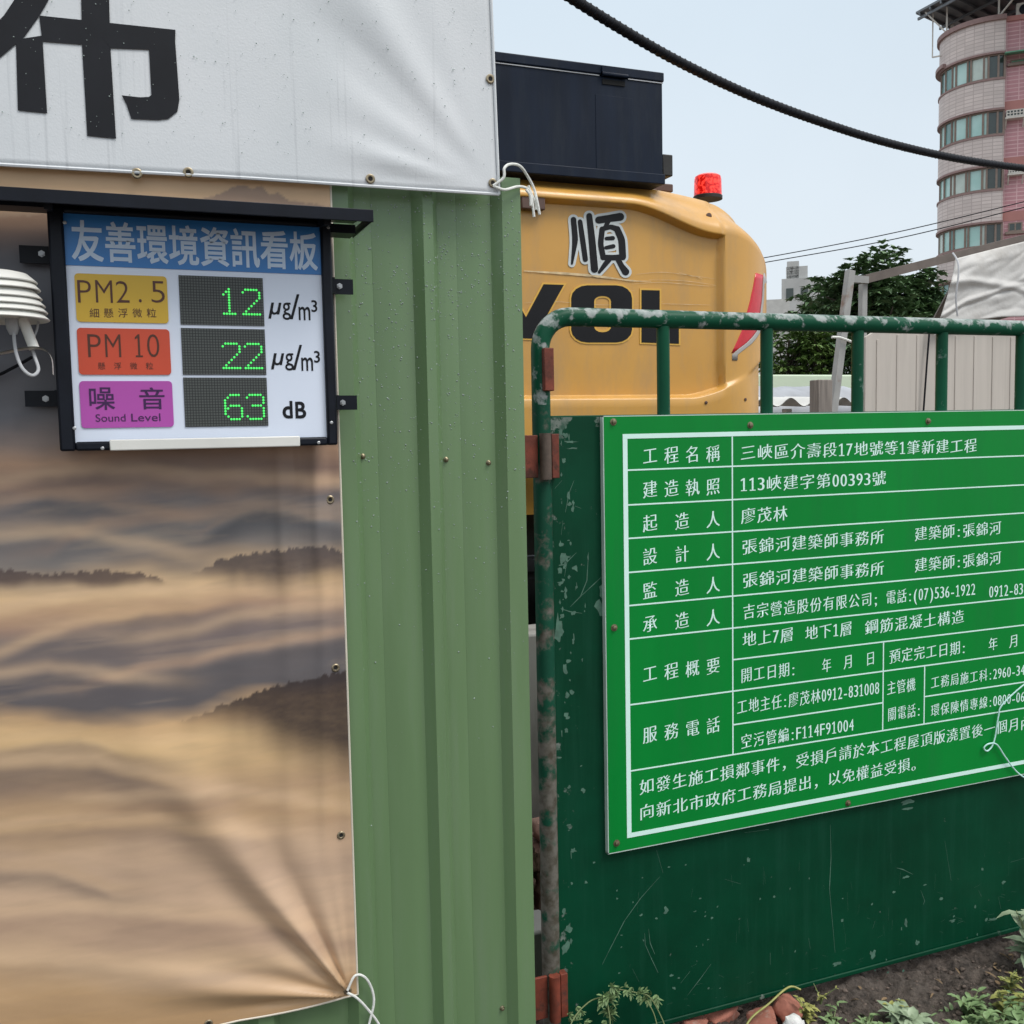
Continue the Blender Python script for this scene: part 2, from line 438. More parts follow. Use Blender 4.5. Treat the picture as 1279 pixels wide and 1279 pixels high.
# ------------------------------------------------------------------ mesh builder
class MB:
    def __init__(s):
        s.v = []; s.f = []; s.m = []; s.uv = None
    def add(s, vs, fs, mi=0):
        o = len(s.v)
        s.v.extend([tuple(map(float, q)) for q in vs])
        for f in fs:
            s.f.append(tuple(i+o for i in f)); s.m.append(mi)
    def box(s, x0, x1, y0, y1, z0, z1, mi=0, M4=None):
        vs = [(x, y, z) for x in (x0, x1) for y in (y0, y1) for z in (z0, z1)]
        if M4 is not None: vs = [tuple(M4 @ Vector(q)) for q in vs]
        s.add(vs, [(0, 1, 3, 2), (4, 6, 7, 5), (0, 4, 5, 1), (2, 3, 7, 6), (0, 2, 6, 4), (1, 5, 7, 3)], mi)
    def bar(s, a, b, w, h, mi=0, up=(0, 0, 1)):       # rectangular bar between two points
        a = Vector(a); b = Vector(b); d = (b-a); L = d.length; d.normalize()
        u = Vector(up); x = d.cross(u)
        if x.length < 1e-4: x = d.cross(Vector((1, 0, 0)))
        x.normalize(); z = x.cross(d)
        vs = [p + x*sx*w/2 + z*sz*h/2 for p in (a, b) for sx in (-1, 1) for sz in (-1, 1)]
        s.add(vs, [(0, 2, 3, 1), (4, 5, 7, 6), (0, 1, 5, 4), (2, 6, 7, 3), (0, 4, 6, 2), (1, 3, 7, 5)], mi)
    def tube(s, pts, r, n=10, mi=0, cap=True):
        pts = [Vector(p) for p in pts]
        rr = r if hasattr(r, '__len__') else [r]*len(pts)
        vs = []; fs = []
        prev = None
        for i, p in enumerate(pts):
            t = (pts[min(i+1, len(pts)-1)]-pts[max(i-1, 0)]).normalized()
            if prev is None:
                x = t.cross(Vector((0.13, 0.2, 0.97)))
                if x.length < 0.05: x = t.cross(Vector((1, 0, 0)))
            else:
                x = prev - t*prev.dot(t)
            x.normalize(); prev = x
            y = t.cross(x)
            for k in range(n):
                a = 2*math.pi*k/n
                vs.append(p + (x*math.cos(a)+y*math.sin(a))*rr[i])
        for i in range(len(pts)-1):
            for k in range(n):
                fs.append((i*n+k, i*n+(k+1) % n, (i+1)*n+(k+1) % n, (i+1)*n+k))
        if cap:
            fs.append(tuple(range(n-1, -1, -1)))
            fs.append(tuple((len(pts)-1)*n+k for k in range(n)))
        s.add(vs, fs, mi)
    def lathe(s, prof, c, axis=(0, 0, 1), n=20, mi=0):  # prof: (radius, height)
        ax = Vector(axis).normalized()
        x = ax.cross(Vector((0, 1, 0)))
        if x.length < 0.1: x = ax.cross(Vector((1, 0, 0)))
        x.normalize(); y = ax.cross(x); c = Vector(c)
        vs = []; fs = []
        for r, h in prof:
            for k in range(n):
                a = 2*math.pi*k/n
                vs.append(c + ax*h + (x*math.cos(a)+y*math.sin(a))*max(r, 1e-5))
        for i in range(len(prof)-1):
            for k in range(n):
                fs.append((i*n+k, i*n+(k+1) % n, (i+1)*n+(k+1) % n, (i+1)*n+k))
        fs.append(tuple(range(n-1, -1, -1))); fs.append(tuple((len(prof)-1)*n+k for k in range(n)))
        s.add(vs, fs, mi)
    def prism(s, poly, y0, y1, mi=0):                   # polygon in XZ pushed along Y (y0 front)
        n = len(poly)
        A = sum(poly[i][0]*poly[(i+1) % n][1]-poly[(i+1) % n][0]*poly[i][1] for i in range(n))
        if A < 0: poly = poly[::-1]
        vs = [(x, y0, z) for x, z in poly]+[(x, y1, z) for x, z in poly]
        fs = [tuple(range(n)), tuple(range(2*n-1, n-1, -1))]
        fs += [(i, n+i, n+(i+1) % n, (i+1) % n) for i in range(n)]
        s.add(vs, fs, mi)
    def grid(s, pts, mi=0, flip=False):                 # pts[i][j]
        ni, nj = len(pts), len(pts[0])
        fs = []
        for i in range(ni-1):
            for j in range(nj-1):
                q = (i*nj+j, i*nj+j+1, (i+1)*nj+j+1, (i+1)*nj+j)
                fs.append(q[::-1] if flip else q)
        s.add([p for r in pts for p in r], fs, mi)
    def build(s, name, mats, parent=None, angle=35, bevel=0.0, base=True, fix=False):
        me = bpy.data.meshes.new(name)
        mats = mats if isinstance(mats, (list, tuple)) else [mats]
        v = np.array(s.v, dtype=float)
        off = np.zeros(3)
        if parent is not None:
            off = np.array(parent.get('_o', (0, 0, 0)))
        elif base:
            off = np.array([(v[:, 0].min()+v[:, 0].max())/2, (v[:, 1].min()+v[:, 1].max())/2, v[:, 2].min()])
        me.from_pydata([tuple(q) for q in v-off], [], s.f)
        for mm in mats: me.materials.append(mm)
        me.polygons.foreach_set('material_index', s.m)
        if s.uv is not None:
            uvl = me.uv_layers.new(name='UVMap')
            for p in me.polygons:
                for li in p.loop_indices:
                    uvl.data[li].uv = s.uv[me.loops[li].vertex_index]
        bm = bmesh.new(); bm.from_mesh(me)
        if fix: bmesh.ops.recalc_face_normals(bm, faces=bm.faces)
        for f in bm.faces: f.smooth = True
        for ed in bm.edges:
            if len(ed.link_faces) == 2 and ed.calc_face_angle(0) > R(angle): ed.smooth = False
        bm.to_mesh(me); bm.free()
        o = bpy.data.objects.new(name, me)
        COL.objects.link(o)
        o['_o'] = [float(q) for q in off]
        if parent is not None: o.parent = parent
        else: o.location = off
        if bevel:
            md = o.modifiers.new('bevel', 'BEVEL')
            md.width = bevel; md.segments = 2; md.limit_method = 'ANGLE'; md.angle_limit = R(40)
        return o
def tag(o, label=None, cat=None, group=None, kind=None):
    if label: o['label'] = label
    if cat: o['category'] = cat
    if group: o['group'] = group
    if kind: o['kind'] = kind
    return o
def thing(name, loc, label, cat, group=None):
    o = bpy.data.objects.new(name, None)
    COL.objects.link(o)
    o.empty_display_size = 0.1
    o.location = loc
    o['_o'] = [float(q) for q in loc]
    return tag(o, label, cat, group)

# ------------------------------------------------------------------ lettering
_GL = {}
def glyph(s):
    if s == '1' and s not in _GL:            # the built-in figure is a bare bar: a serifed one instead
        v = np.array([(.21, .05), (.30, .05), (.30, .69), (.235, .69), (.09, .60), (.09, .53), (.21, .585), (.10, 0), (.41, 0), (.41, .05), (.10, .05)])
        _GL[s] = (v, np.zeros_like(v), [(0, 1, 2, 3, 6), (3, 4, 5, 6), (7, 8, 9, 1, 0, 10)])
    if s in _GL: return _GL[s]
    cu = bpy.data.curves.new('t', 'FONT'); cu.body = s; cu.size = 1; cu.resolution_u = 4
    o = bpy.data.objects.new('t', cu); COL.objects.link(o)
    dg = bpy.context.evaluated_depsgraph_get()
    me = bpy.data.meshes.new_from_object(o.evaluated_get(dg))
    bm = bmesh.new(); bm.from_mesh(me)
    bmesh.ops.remove_doubles(bm, verts=bm.verts, dist=1e-5)
    for f in bm.faces:
        if f.normal.z < 0: f.normal_flip()
    bm.verts.ensure_lookup_table()
    v = np.array([(q.co.x, q.co.y) for q in bm.verts]).reshape(-1, 2)
    nr = np.zeros_like(v)
    for ed in bm.edges:
        if len(ed.link_faces) == 1:
            lp = ed.link_loops[0]
            a = lp.vert.index; c = lp.link_loop_next.vert.index
            d = v[c]-v[a]; L = np.hypot(*d)
            if L > 1e-9:
                q = np.array([d[1], -d[0]])/L
                nr[a] += q; nr[c] += q
    L = np.hypot(nr[:, 0], nr[:, 1])[:, None]
    nr = np.where(L > 1e-6, nr/np.maximum(L, 1e-6), 0)
    fs = [tuple(q.index for q in f.verts) for f in bm.faces]
    bm.free(); bpy.data.objects.remove(o); bpy.data.curves.remove(cu); bpy.data.meshes.remove(me)
    _GL[s] = (v, nr, fs)
    return _GL[s]
def put(mb, v, fs, Y, mi=0):
    mb.add([(q[0], Y, q[1]) for q in v], fs, mi)
def cells(mb, s, x0, x1, zc, h, Y, mi=0, shear=0.11, bx=0.014, bz=-0.012, wide=0.94, gap=None):
    """full-width characters and half-width figures on an even pitch, brush-script slope"""
    adv = [(1.0 if ord(ch) > 255 else 0.5) if ch != ' ' else 0.5 for ch in s]
    T = sum(adv); u = (x1-x0)/T
    x = x0
    for ch, a in zip(s, adv):
        if ch != ' ':
            v, nr, fs = glyph(ch)
            v = v + nr*np.array([bx, bz])
            if a == 1.0:
                q = np.stack([(v[:, 0]-0.5)*u*wide + x + u/2, (v[:, 1]-0.36)*h*1.12], 1)
                q[:, 1] += (q[:, 0]-(x+u/2))*shear + zc
            else:
                mid = (v[:, 0].min()+v[:, 0].max())/2; wd = max(v[:, 0].max()-v[:, 0].min(), 0.01)
                k = min(u*0.40/wd, u*1.1)
                q = np.stack([(v[:, 0]-mid)*k + x + u*a/2, (v[:, 1]-0.345)*h*1.28+zc], 1)
            put(mb, q, fs, Y, mi)
        x += a*u
def fit(mb, s, x0, x1, z0, z1, Y, mi=0, bx=0.0, bz=0.0, slant=0.0):
    v, nr, fs = glyph(s)
    v = v + nr*np.array([bx, bz])
    a, b_ = v.min(0), v.max(0)
    q = np.stack([x0+(v[:, 0]-a[0])/(b_[0]-a[0])*(x1-x0), z0+(v[:, 1]-a[1])/(b_[1]-a[1])*(z1-z0)], 1)
    q[:, 0] += (q[:, 1]-z0)*slant
    put(mb, q, fs, Y, mi)
def stroke(pts, w, n=8):                    # outline of a round-ended brush stroke, in pixels
    pts = [np.array(p, float) for p in pts]
    ww = w if hasattr(w, '__len__') else [w]*len(pts)
    P2 = []; W2 = []
    for i in range(len(pts)-1):
        for t in np.linspace(0, 1, 6, endpoint=False):
            P2.append(pts[i]*(1-t)+pts[i+1]*t); W2.append(ww[i]*(1-t)+ww[i+1]*t)
    P2.append(pts[-1]); W2.append(ww[-1])
    for _ in range(2):
        P2 = [P2[0]]+[(P2[i-1]+2*P2[i]+P2[i+1])/4 for i in range(1, len(P2)-1)]+[P2[-1]]
    Lf = []; Rt = []
    for i in range(len(P2)):
        d = P2[min(i+1, len(P2)-1)]-P2[max(i-1, 0)]; d /= np.hypot(*d)
        nn = np.array([-d[1], d[0]])
        Lf.append(P2[i]+nn*W2[i]/2); Rt.append(P2[i]-nn*W2[i]/2)
    def capc(c, d, r):
        a0 = math.atan2(d[1], d[0])
        return [c+np.array([math.cos(a0+t), math.sin(a0+t)])*r for t in np.linspace(math.pi/2, -math.pi/2, n)[1:-1]]
    d1 = P2[-1]-P2[-2]; d0 = P2[0]-P2[1]
    return Lf + capc(P2[-1], d1, W2[-1]/2) + Rt[::-1] + capc(P2[0], d0, W2[0]/2)

# ================================================================== GROUND
def axis(a, b, st, far):
    inner = list(np.arange(a, b, st))
    outer = [d for d in (0.08, 0.25, 0.6, 1.5, 4, 10, 25, 60, 150, far)]
    return [a-d for d in outer[::-1]] + inner + [inner[-1]+d for d in outer]
gx = np.array(axis(1.05, 2.85, 0.005, 600)); gy = np.array(axis(-0.45, 0.5, 0.005, 600))
GX, GY = np.meshgrid(gx, gy, indexing='ij')
def ground_z(x, y):
    x = np.asarray(x, float); y = np.asarray(y, float)
    win = np.clip((x-0.5)/0.3, 0, 1)*np.clip((3.6-x)/0.4, 0, 1)*np.clip((y+0.9)/0.3, 0, 1)*np.clip((1.6-y)/0.5, 0, 1)
    z = 0.035*(fbm(x*3, y*3, 4, 3)-0.5) + 0.05*(fbm(x*16, y*16, 4, 9)-0.5)
    z = z + 0.030*(fbm(x*38, y*38, 4, 15)-0.5) + 0.012*np.abs(fbm(x*90, y*90, 2, 19)-0.5) + 0.035*np.exp(-((y-0.18)/0.22)**2)
    return z*win
GZ = ground_z(GX, GY)
mb = MB()
mb.grid([[(GX[i, j], GY[i, j], GZ[i, j]) for j in range(len(gy))] for i in range(len(gx))], flip=True)
tag(mb.build('ground', M['soil'], base=False, angle=55), kind='structure')

# ================================================================== CORRUGATED FENCE
FB = 0.024                                   # pans lie this far behind the rib faces
fx = lambda x, y=600, Y=0.0: PX(x, y, Y)
r1 = (fx(426), fx(446)); r2 = (fx(537), fx(549)); r3 = (fx(634), fx(656.5))
fence_top = PZ(640, 222, 0.0)
pitch = 0.205
prof = []
def rib(x0, x1, end=False):
    return [(x0-0.018, FB), (x0, 0.0), (x1, 0.0)] + ([] if end else [(x1+0.016, FB)])
ribs = []
x = r1[0]-pitch
while x > -3.0:
    ribs.insert(0, (x, x+0.03)); x -= pitch
for a, b_ in ribs: prof += rib(a, b_)
prof += rib(*r1)
j1 = fx(473, 600, FB)
prof += [(j1-0.002, FB), (j1, FB+0.0009), (j1+0.002, FB)]
prof += rib(*r2)
j2 = fx(577, 600, FB)
prof += [(j2-0.002, FB), (j2, FB+0.0009), (j2+0.002, FB)]
prof += rib(*r3, end=True)
prof += [(r3[1]+0.0015, FB*1.4)]
mb = MB()
zs = [0.0, 0.5, 1.0, 1.5, fence_top]
th = 0.0012
mb.grid([[(px_, py_, z) for z in zs] for px_, py_ in prof])
mb.grid([[(px_, py_+th, z) for z in zs] for px_, py_ in prof], flip=True)
for k in range(len(prof)-1):
    a, c = prof[k], prof[k+1]
    mb.add([(a[0], a[1], fence_top), (c[0], c[1], fence_top), (c[0], c[1]+th, fence_top), (a[0], a[1]+th, fence_top)], [(0, 1, 2, 3)])
fence = thing('corrugated_fence', (-1.0, 0.0, 0.0), 'pale green corrugated metal fence with raised ribs, wet with rain', 'fence')
mb.build('corrugated_sheet', M['fence'], fence, angle=25)
mb = MB(); mb.box(-3.0, r3[1]-0.03, 0.032, 0.072, 1.40, 1.44); mb.build('rail', M['steel'], fence)
mb = MB(); mb.box(-3.0, r3[1]-0.03, 0.032, 0.072, 0.32, 0.36); mb.build('rail', M['steel'], fence)
mb = MB(); mb.box(r3[1]-0.058, r3[1]-0.008, 0.045, 0.095, 0.0, fence_top-0.02); mb.build('post', M['rust_dark'], fence, bevel=0.002)
mb = MB(); mb.box(-2.0, -1.95, 0.075, 0.125, 0.0, 2.9); mb.build('post', M['steel'], fence)
for sx, sy in ((453, 570), (557, 574), (610, 578), (560, 1008), (627, 1259)):
    p = P(sx, sy, FB)
    mb = MB()
    mb.lathe([(0.0058, 0.0), (0.0058, 0.0015), (0.0035, 0.003), (0.0035, 0.0065), (0.002, 0.0075)], (p[0], FB-0.0002, p[2]), (0, -1, 0), 10)
    mb.build('screw', M['screw'], fence)

# ================================================================== PRINTED MOUNTAIN BANNER
def smooth(a, b, x):
    t = np.clip((x-a)/(b-a), 0, 1); return t*t*(3-2*t)
bx1 = PX(432, 800, -0.008)
corner = P(438, 1243, -0.008)
xs = np.arange(-0.62, bx1+0.0001, 0.003)
zb_c = float(corner[2])
zt = PZ(300, 205, -0.008)
nz = 440
UX, UV_ = np.meshgrid(xs, np.linspace(0, 1, nz), indexing='ij')
# bottom edge sags to the left between its eyelets
dl = (bx1-UX)
zbot = zb_c - 0.006*np.sin(np.clip(dl/0.24, 0, 1)*math.pi) + 0.012*dl
UZ = zt + (zbot-zt)*UV_
rx = (UX-float(corner[0])); rz = (UZ-zb_c)
rr = np.hypot(rx, rz); th_ = np.degrees(np.arctan2(rz, -rx))
disp = 0.004*np.sin(UX*9+1.0)*smooth(0, 0.1, UV_) + 0.006*(fbm(UX*4, UZ*1.6, 3, 5)-0.5)
def fold(a, wd, amp, r0, r1):
    return amp*np.exp(-((th_-a)/wd)**2)*smooth(0.0, r0, rr)*(1-smooth(r1*0.45, r1, rr))
disp += fold(58, 5.2, 0.022, 0.05, 0.85) - fold(49, 5, 0.005, 0.06, 0.6) + fold(76, 6, 0.010, 0.1, 0.55) - fold(68, 3.0, 0.003, 0.06, 0.5)
disp += fold(17, 5.5, 0.016, 0.05, 0.50) - fold(8, 3.5, 0.006, 0.04, 0.30) + fold(36, 7, 0.006, 0.1, 0.40) + fold(84, 3, 0.004, 0.1, 0.4)
for k in range(3):
    disp += 0.006*np.exp(-((UX-(bx1-0.052-0.035*k))/0.011)**2)*smooth(1.62, 1.50, UZ)*smooth(1.22, 1.34, UZ)*(1 if k % 2 == 0 else -0.7)
for xk, am, wk_ in ((0.30, 0.006, 0.020), (0.215, 0.005, 0.028), (0.12, 0.005, 0.030), (0.37, 0.005, 0.014), (0.02, 0.004, 0.03)):
    disp += am*np.exp(-((UX-xk-0.03*(UZ-1.2))/wk_)**2)*smooth(0.55, 0.8, UZ)*smooth(1.60, 1.40, UZ)
edge = smooth(0, 0.03, bx1-UX)
UY = -0.006 - np.clip(disp*edge+0.004, 0.0, 0.05)
pxx, pyy = proj(UX, np.full_like(UX, -0.006), UZ)
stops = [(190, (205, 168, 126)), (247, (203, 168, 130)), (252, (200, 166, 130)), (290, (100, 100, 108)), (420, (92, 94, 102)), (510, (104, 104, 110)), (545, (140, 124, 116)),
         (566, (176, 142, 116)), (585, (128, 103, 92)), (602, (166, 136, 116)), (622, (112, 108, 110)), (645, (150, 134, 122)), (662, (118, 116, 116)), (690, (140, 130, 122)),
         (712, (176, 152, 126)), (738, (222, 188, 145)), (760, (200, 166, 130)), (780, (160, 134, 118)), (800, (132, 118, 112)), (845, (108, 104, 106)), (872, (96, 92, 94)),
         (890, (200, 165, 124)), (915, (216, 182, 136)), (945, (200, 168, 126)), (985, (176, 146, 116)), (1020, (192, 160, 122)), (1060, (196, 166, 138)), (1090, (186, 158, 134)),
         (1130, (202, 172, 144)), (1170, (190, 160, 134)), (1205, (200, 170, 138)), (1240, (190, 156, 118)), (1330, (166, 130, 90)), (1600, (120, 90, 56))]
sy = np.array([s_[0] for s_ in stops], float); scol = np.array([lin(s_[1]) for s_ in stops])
# slow undulating bands of cloud
warp = (fbm(pxx/190.0+3, pyy/70.0, 4, 11)-0.5)*46 + (fbm(pxx/420.0, pyy/150.0+7, 3, 23)-0.5)*40*smooth(600, 700, pyy) + 0.05*(pxx-220)
warp *= smooth(262, 560, pyy)
yy = pyy + warp
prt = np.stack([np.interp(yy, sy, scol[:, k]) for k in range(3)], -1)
def over(mask, col):
    global prt
    prt = prt*(1-mask[..., None]) + np.array(lin(col))*mask[..., None]
fine = (fbm(pxx/9.0, pyy*0+3.1, 4, 31)-0.5)
# pale summit showing above the board
top = np.interp(pxx, [-400, 130, 230, 268, 292, 305, 313, 326, 336, 346, 362, 400, 440], [300, 262, 252, 244, 234, 231, 236, 232, 243, 240, 250, 256, 266]) + fine*5
over(smooth(0, 2, pyy-top)*smooth(330, 262, pyy)*0.9, (150, 124, 106))
# bright crests with shadowed flanks of the cloud sea
def crest(pts, wd_dark, dark, wd_light=10, light=(205, 172, 134), a=0.6):
    c = np.interp(pxx, [q[0] for q in pts], [q[1] for q in pts]) + (fbm(pxx/60.0, pyy*0+1, 3, 41)-0.5)*10
    t = pyy-c
    fx_ = smooth(pts[0][0]-90, pts[0][0]+30, pxx)*smooth(pts[-1][0]+90, pts[-1][0]-30, pxx)
    br_k = np.clip(0.6+0.8*fbm(pxx/85.0+c*0.01, pyy/26.0, 4, 43), 0, 1)
    over(np.clip(smooth(0, 14, t)*(1-smooth(wd_dark*0.25, wd_dark*1.1, t))*a*fx_*br_k, 0, 1), dark)
    over(np.exp(-((t+wd_light*0.4)/wd_light)**2)*0.45*fx_, light)
crest([(-600, 650), (-60, 640), (60, 616), (110, 625), (250, 650)], 34, (96, 94, 98), 8, (170, 140, 118), 0.6)
crest([(60, 690), (120, 660), (240, 640), (330, 632)], 40, (104, 104, 106), 9, (176, 146, 124), 0.55)
crest([(250, 665), (300, 640), (330, 630), (440, 655)], 50, (82, 82, 86), 5, (150, 130, 116), 0.75)
crest([(-600, 900), (0, 815), (100, 778), (180, 760), (300, 748)], 95, (104, 97, 98), 9, (214, 180, 142), 0.75)
crest([(100, 862), (170, 838), (300, 812), (440, 788)], 62, (92, 88, 90), 8, (205, 168, 136), 0.75)
crest([(-600, 1000), (0, 925), (100, 918), (170, 935)], 80, (118, 104, 98), 8, (214, 180, 134), 0.55)
crest([(-300, 1080), (0, 1078), (70, 1085), (140, 1110)], 36, (112, 100, 92), 8, (190, 160, 128), 0.6)
for pts_, wd_, dk_, a_ in (([(-600, 590), (0, 600), (160, 588), (440, 606)], 26, (96, 84, 82), 0.5), ([(-600, 690), (-80, 668), (90, 668), (230, 690)], 34, (104, 100, 102), 0.6),
        ([(-100, 775), (120, 742), (260, 735), (440, 742)], 40, (168, 134, 112), 0.5), ([(-600, 850), (-40, 842), (60, 836), (190, 850)], 44, (90, 86, 90), 0.7),
        ([(180, 800), (300, 772), (440, 752)], 34, (120, 106, 104), 0.6), ([(-600, 960), (0, 950), (120, 952), (230, 975)], 60, (112, 98, 92), 0.6),
        ([(120, 1000), (260, 985), (440, 1010)], 50, (158, 128, 106), 0.45), ([(-600, 1040), (0, 1030), (200, 1022), (330, 1040)], 46, (142, 120, 106), 0.5),
        ([(-200, 1150), (80, 1132), (260, 1140), (440, 1165)], 46, (150, 124, 108), 0.45), ([(-200, 1200), (60, 1195), (200, 1205), (380, 1200)], 40, (160, 134, 112), 0.4)):
    crest(pts_, wd_, dk_, 9, (214, 182, 148), a_)
wisp = fbm(pxx/130.0+0.004*pyy, (pyy+0.12*pxx)/13.0, 5, 83)
wk = smooth(0.50, 0.72, wisp)*smooth(560, 640, pyy)*0.10
prt = prt*(1-wk[..., None]) + np.array(lin((222, 192, 156)))*wk[..., None]
wk = smooth(0.50, 0.30, wisp)*smooth(560, 640, pyy)*0.10
prt = prt*(1-wk[..., None]) + np.array(lin((112, 100, 96)))*wk[..., None]
# wooded ridges
def ridge(up, lo, col, a, soft=26):
    t_ = np.interp(pxx, [q[0] for q in up], [q[1] for q in up]) + (fbm(pxx/5.0, pyy*0+9, 3, 51)-0.5)*9
    b__ = np.interp(pxx, [q[0] for q in lo], [q[1] for q in lo]) + (fbm(pxx/40.0, pyy*0+2, 3, 61)-0.5)*14
    k = smooth(0, 2.5, pyy-t_)*(1-smooth(-soft, 2, pyy-b__))*smooth(up[0][0]-10, up[0][0]+14, pxx)*smooth(up[-1][0]+6, up[-1][0]-4, pxx)
    tex = 0.94+0.10*fbm(pxx/9.0, pyy/3.0, 3, 71)
    over(np.clip(k*a*tex, 0, 1), col)
ridge([(-700, 690), (-100, 712), (0, 711), (60, 716), (130, 711), (175, 714), (205, 722)], [(-700, 735), (0, 735), (120, 736), (205, 728)], (82, 68, 66), 0.85, 14)
ridge([(238, 716), (270, 699), (300, 691), (345, 686), (390, 679), (412, 684), (460, 694)], [(238, 722), (290, 738), (335, 744), (422, 734), (460, 734)], (74, 66, 68), 0.86, 34)
ridge([(215, 903), (240, 893), (270, 881), (320, 862), (365, 849), (400, 843), (460, 830)], [(215, 912), (260, 922), (320, 945), (390, 978), (460, 996)], (60, 51, 50), 0.93, 70)
prt *= (1.0 + 0.14*fbm(pxx/40.0, pyy/7.0, 4, 81))[..., None]
mb = MB()
ni, nj = UX.shape
V = np.stack([UX, UY, UZ], -1).reshape(-1, 3)
mb.v = [tuple(q) for q in V]
idx = np.arange(ni*nj).reshape(ni, nj)
mb.f = [tuple(q) for q in np.stack([idx[:-1, 1:], idx[:-1, :-1], idx[1:, :-1], idx[1:, 1:]], -1).reshape(-1, 4)[:, ::-1].tolist()]
mb.f = [f[::-1] for f in mb.f]
mb.m = [0]*len(mb.f)
banner = thing('printed_banner', (float(xs.mean()), -0.006, zb_c), 'vinyl banner printed with mountains above a sea of clouds, tied to the green fence', 'banner')
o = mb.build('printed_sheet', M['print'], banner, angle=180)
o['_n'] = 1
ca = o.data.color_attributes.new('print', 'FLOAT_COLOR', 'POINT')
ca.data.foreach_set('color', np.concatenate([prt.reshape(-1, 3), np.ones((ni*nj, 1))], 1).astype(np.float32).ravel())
md = o.modifiers.new('thickness', 'SOLIDIFY'); md.thickness = 0.0012; md.offset = -1
# welded hem and eyelets
mb = MB()
hem = [(float(UX[-1, j])+0.0008, float(UY[-1, j])-0.0005, float(UZ[-1, j])) for j in range(0, nj, 8)] + [(float(UX[-1, -1])+0.0008, float(UY[-1, -1])-0.0005, float(UZ[-1, -1]))]
mb.tube(hem, 0.0022, 6)
hem = [(float(UX[i, -1]), float(UY[i, -1])-0.0005, float(UZ[i, -1])) for i in range(ni-1, -1, -4)]
mb.tube(hem, 0.0022, 6)
mb.build('hem', M['hem'], banner)
def eyelet(p, parent, r=0.008, nrm=(0, -1, 0)):
    mb = MB()
    mb.lathe([(r*0.45, 0.0005), (r*0.45, 0.0014), (r*0.55, 0.0024), (r*0.8, 0.0026), (r, 0.0014), (r, 0.0)], p, nrm, 16, 0)
    o = mb.build('eyelet', [M['brass'], M['black_hole']], parent)
    mb = MB()
    mb.lathe([(r*0.5, 0.0), (r*0.5, 0.0012)], p, nrm, 14, 0)
    mb.build('hole', M['black_hole'], o)
for ex, ey in ((412, 624), (419, 834), (426, 1043), (434, 1237), (260, 1276)):
    p = P(ex, ey, -0.008)
    i = int(np.clip(np.searchsorted(xs, p[0]), 0, ni-1)); j = int(np.clip(np.searchsorted(-UZ[i], -p[2]), 0, nj-1))
    eyelet((p[0], UY[i, j]-0.0012, p[2]), banner, 0.0085)

# ================================================================== WHITE BANNER
WY = -0.028
wx1t, wx1b = PX(609, 0, WY), PX(623, 242, WY)
NB, NZ = 150, 70
def wb(u, v):                                # u 0..1 left to right, v 0..1 bottom to top
    xr = wx1b + (PX(612, 0, WY)-wx1b)*(v*1.9)
    x = -1.6 + (xr+1.6)*u
    zl = PZ(0, 206, WY) + 0.0*u
    z0 = np.interp(x, [-1.6, PX(0, 206, WY), PX(310, 222, WY), PX(460, 234, WY), PX(623, 242, WY)],
                   [PZ(0, 206, WY)+0.02, PZ(0, 206, WY), PZ(310, 223, WY), PZ(460, 233, WY), PZ(623, 243, WY)])
    z1 = 2.95
    z = z0 + (z1-z0)*v
    cx, cz = x-wx1b, z-PZ(623, 242, WY)
    r_ = math.hypot(cx, cz); a = math.degrees(math.atan2(cz, -cx))
    d = 0.0
    for aa, wd, am, r0, r1_ in ((52, 7, 0.016, 0.12, 0.75), (40, 5, -0.008, 0.1, 0.6), (12, 5, 0.012, 0.05, 0.42), (5, 3, -0.006, 0.04, 0.3), (70, 6, 0.008, 0.1, 0.6), (27, 6, 0.006, 0.1, 0.5)):
        t0 = min(1, r_/r0); t1 = min(1, max(0, (r_-r1_*0.45)/(r1_*0.55)))
        d += am*math.exp(-((a-aa)/wd)**2)*t0*t0*(3-2*t0)*(1-t1*t1*(3-2*t1))
    d += 0.010*float(fbm(np.array(x*2.6), np.array(z*2.2), 3, 77)-0.4)*min(1, (1-u)*12)
    return x, WY-max(0.0, 0.6*d*min(1, (1-u)*10)), z
pts = [[wb(0.02+0.98*i/NB if i else 0.0, j/NZ) for j in range(NZ+1)] for i in range(NB+1)]
wban = thing('white_banner', (0.0, WY, 2.05), 'large white vinyl banner with one bold black character, hung along the fence top', 'banner')
mb = MB(); mb.grid(pts, flip=True)
o = mb.build('vinyl_sheet', M['vinyl'], wban, angle=180)
md = o.modifiers.new('thickness', 'SOLIDIFY'); md.thickness = 0.0015; md.offset = -1
mb = MB()
mb.tube([(q[0], q[1]-0.001, q[2]) for q in [r_[0] for r_ in pts[::2]]], 0.0032, 6)
mb.tube([(q[0], q[1]-0.001, q[2]) for q in pts[-1][::2]], 0.0032, 6)
mb.build('hem', M['vinyl'], wban)
WX = np.array([[q[0] for q in r_] for r_ in pts]); WZ = np.array([[q[2] for q in r_] for r_ in pts]); WYY = np.array([[q[1] for q in r_] for r_ in pts])
def wban_y(x, z):
    k = np.argmin((WX-x)**2+(WZ-z)**2)
    return float(WYY.flat[k])
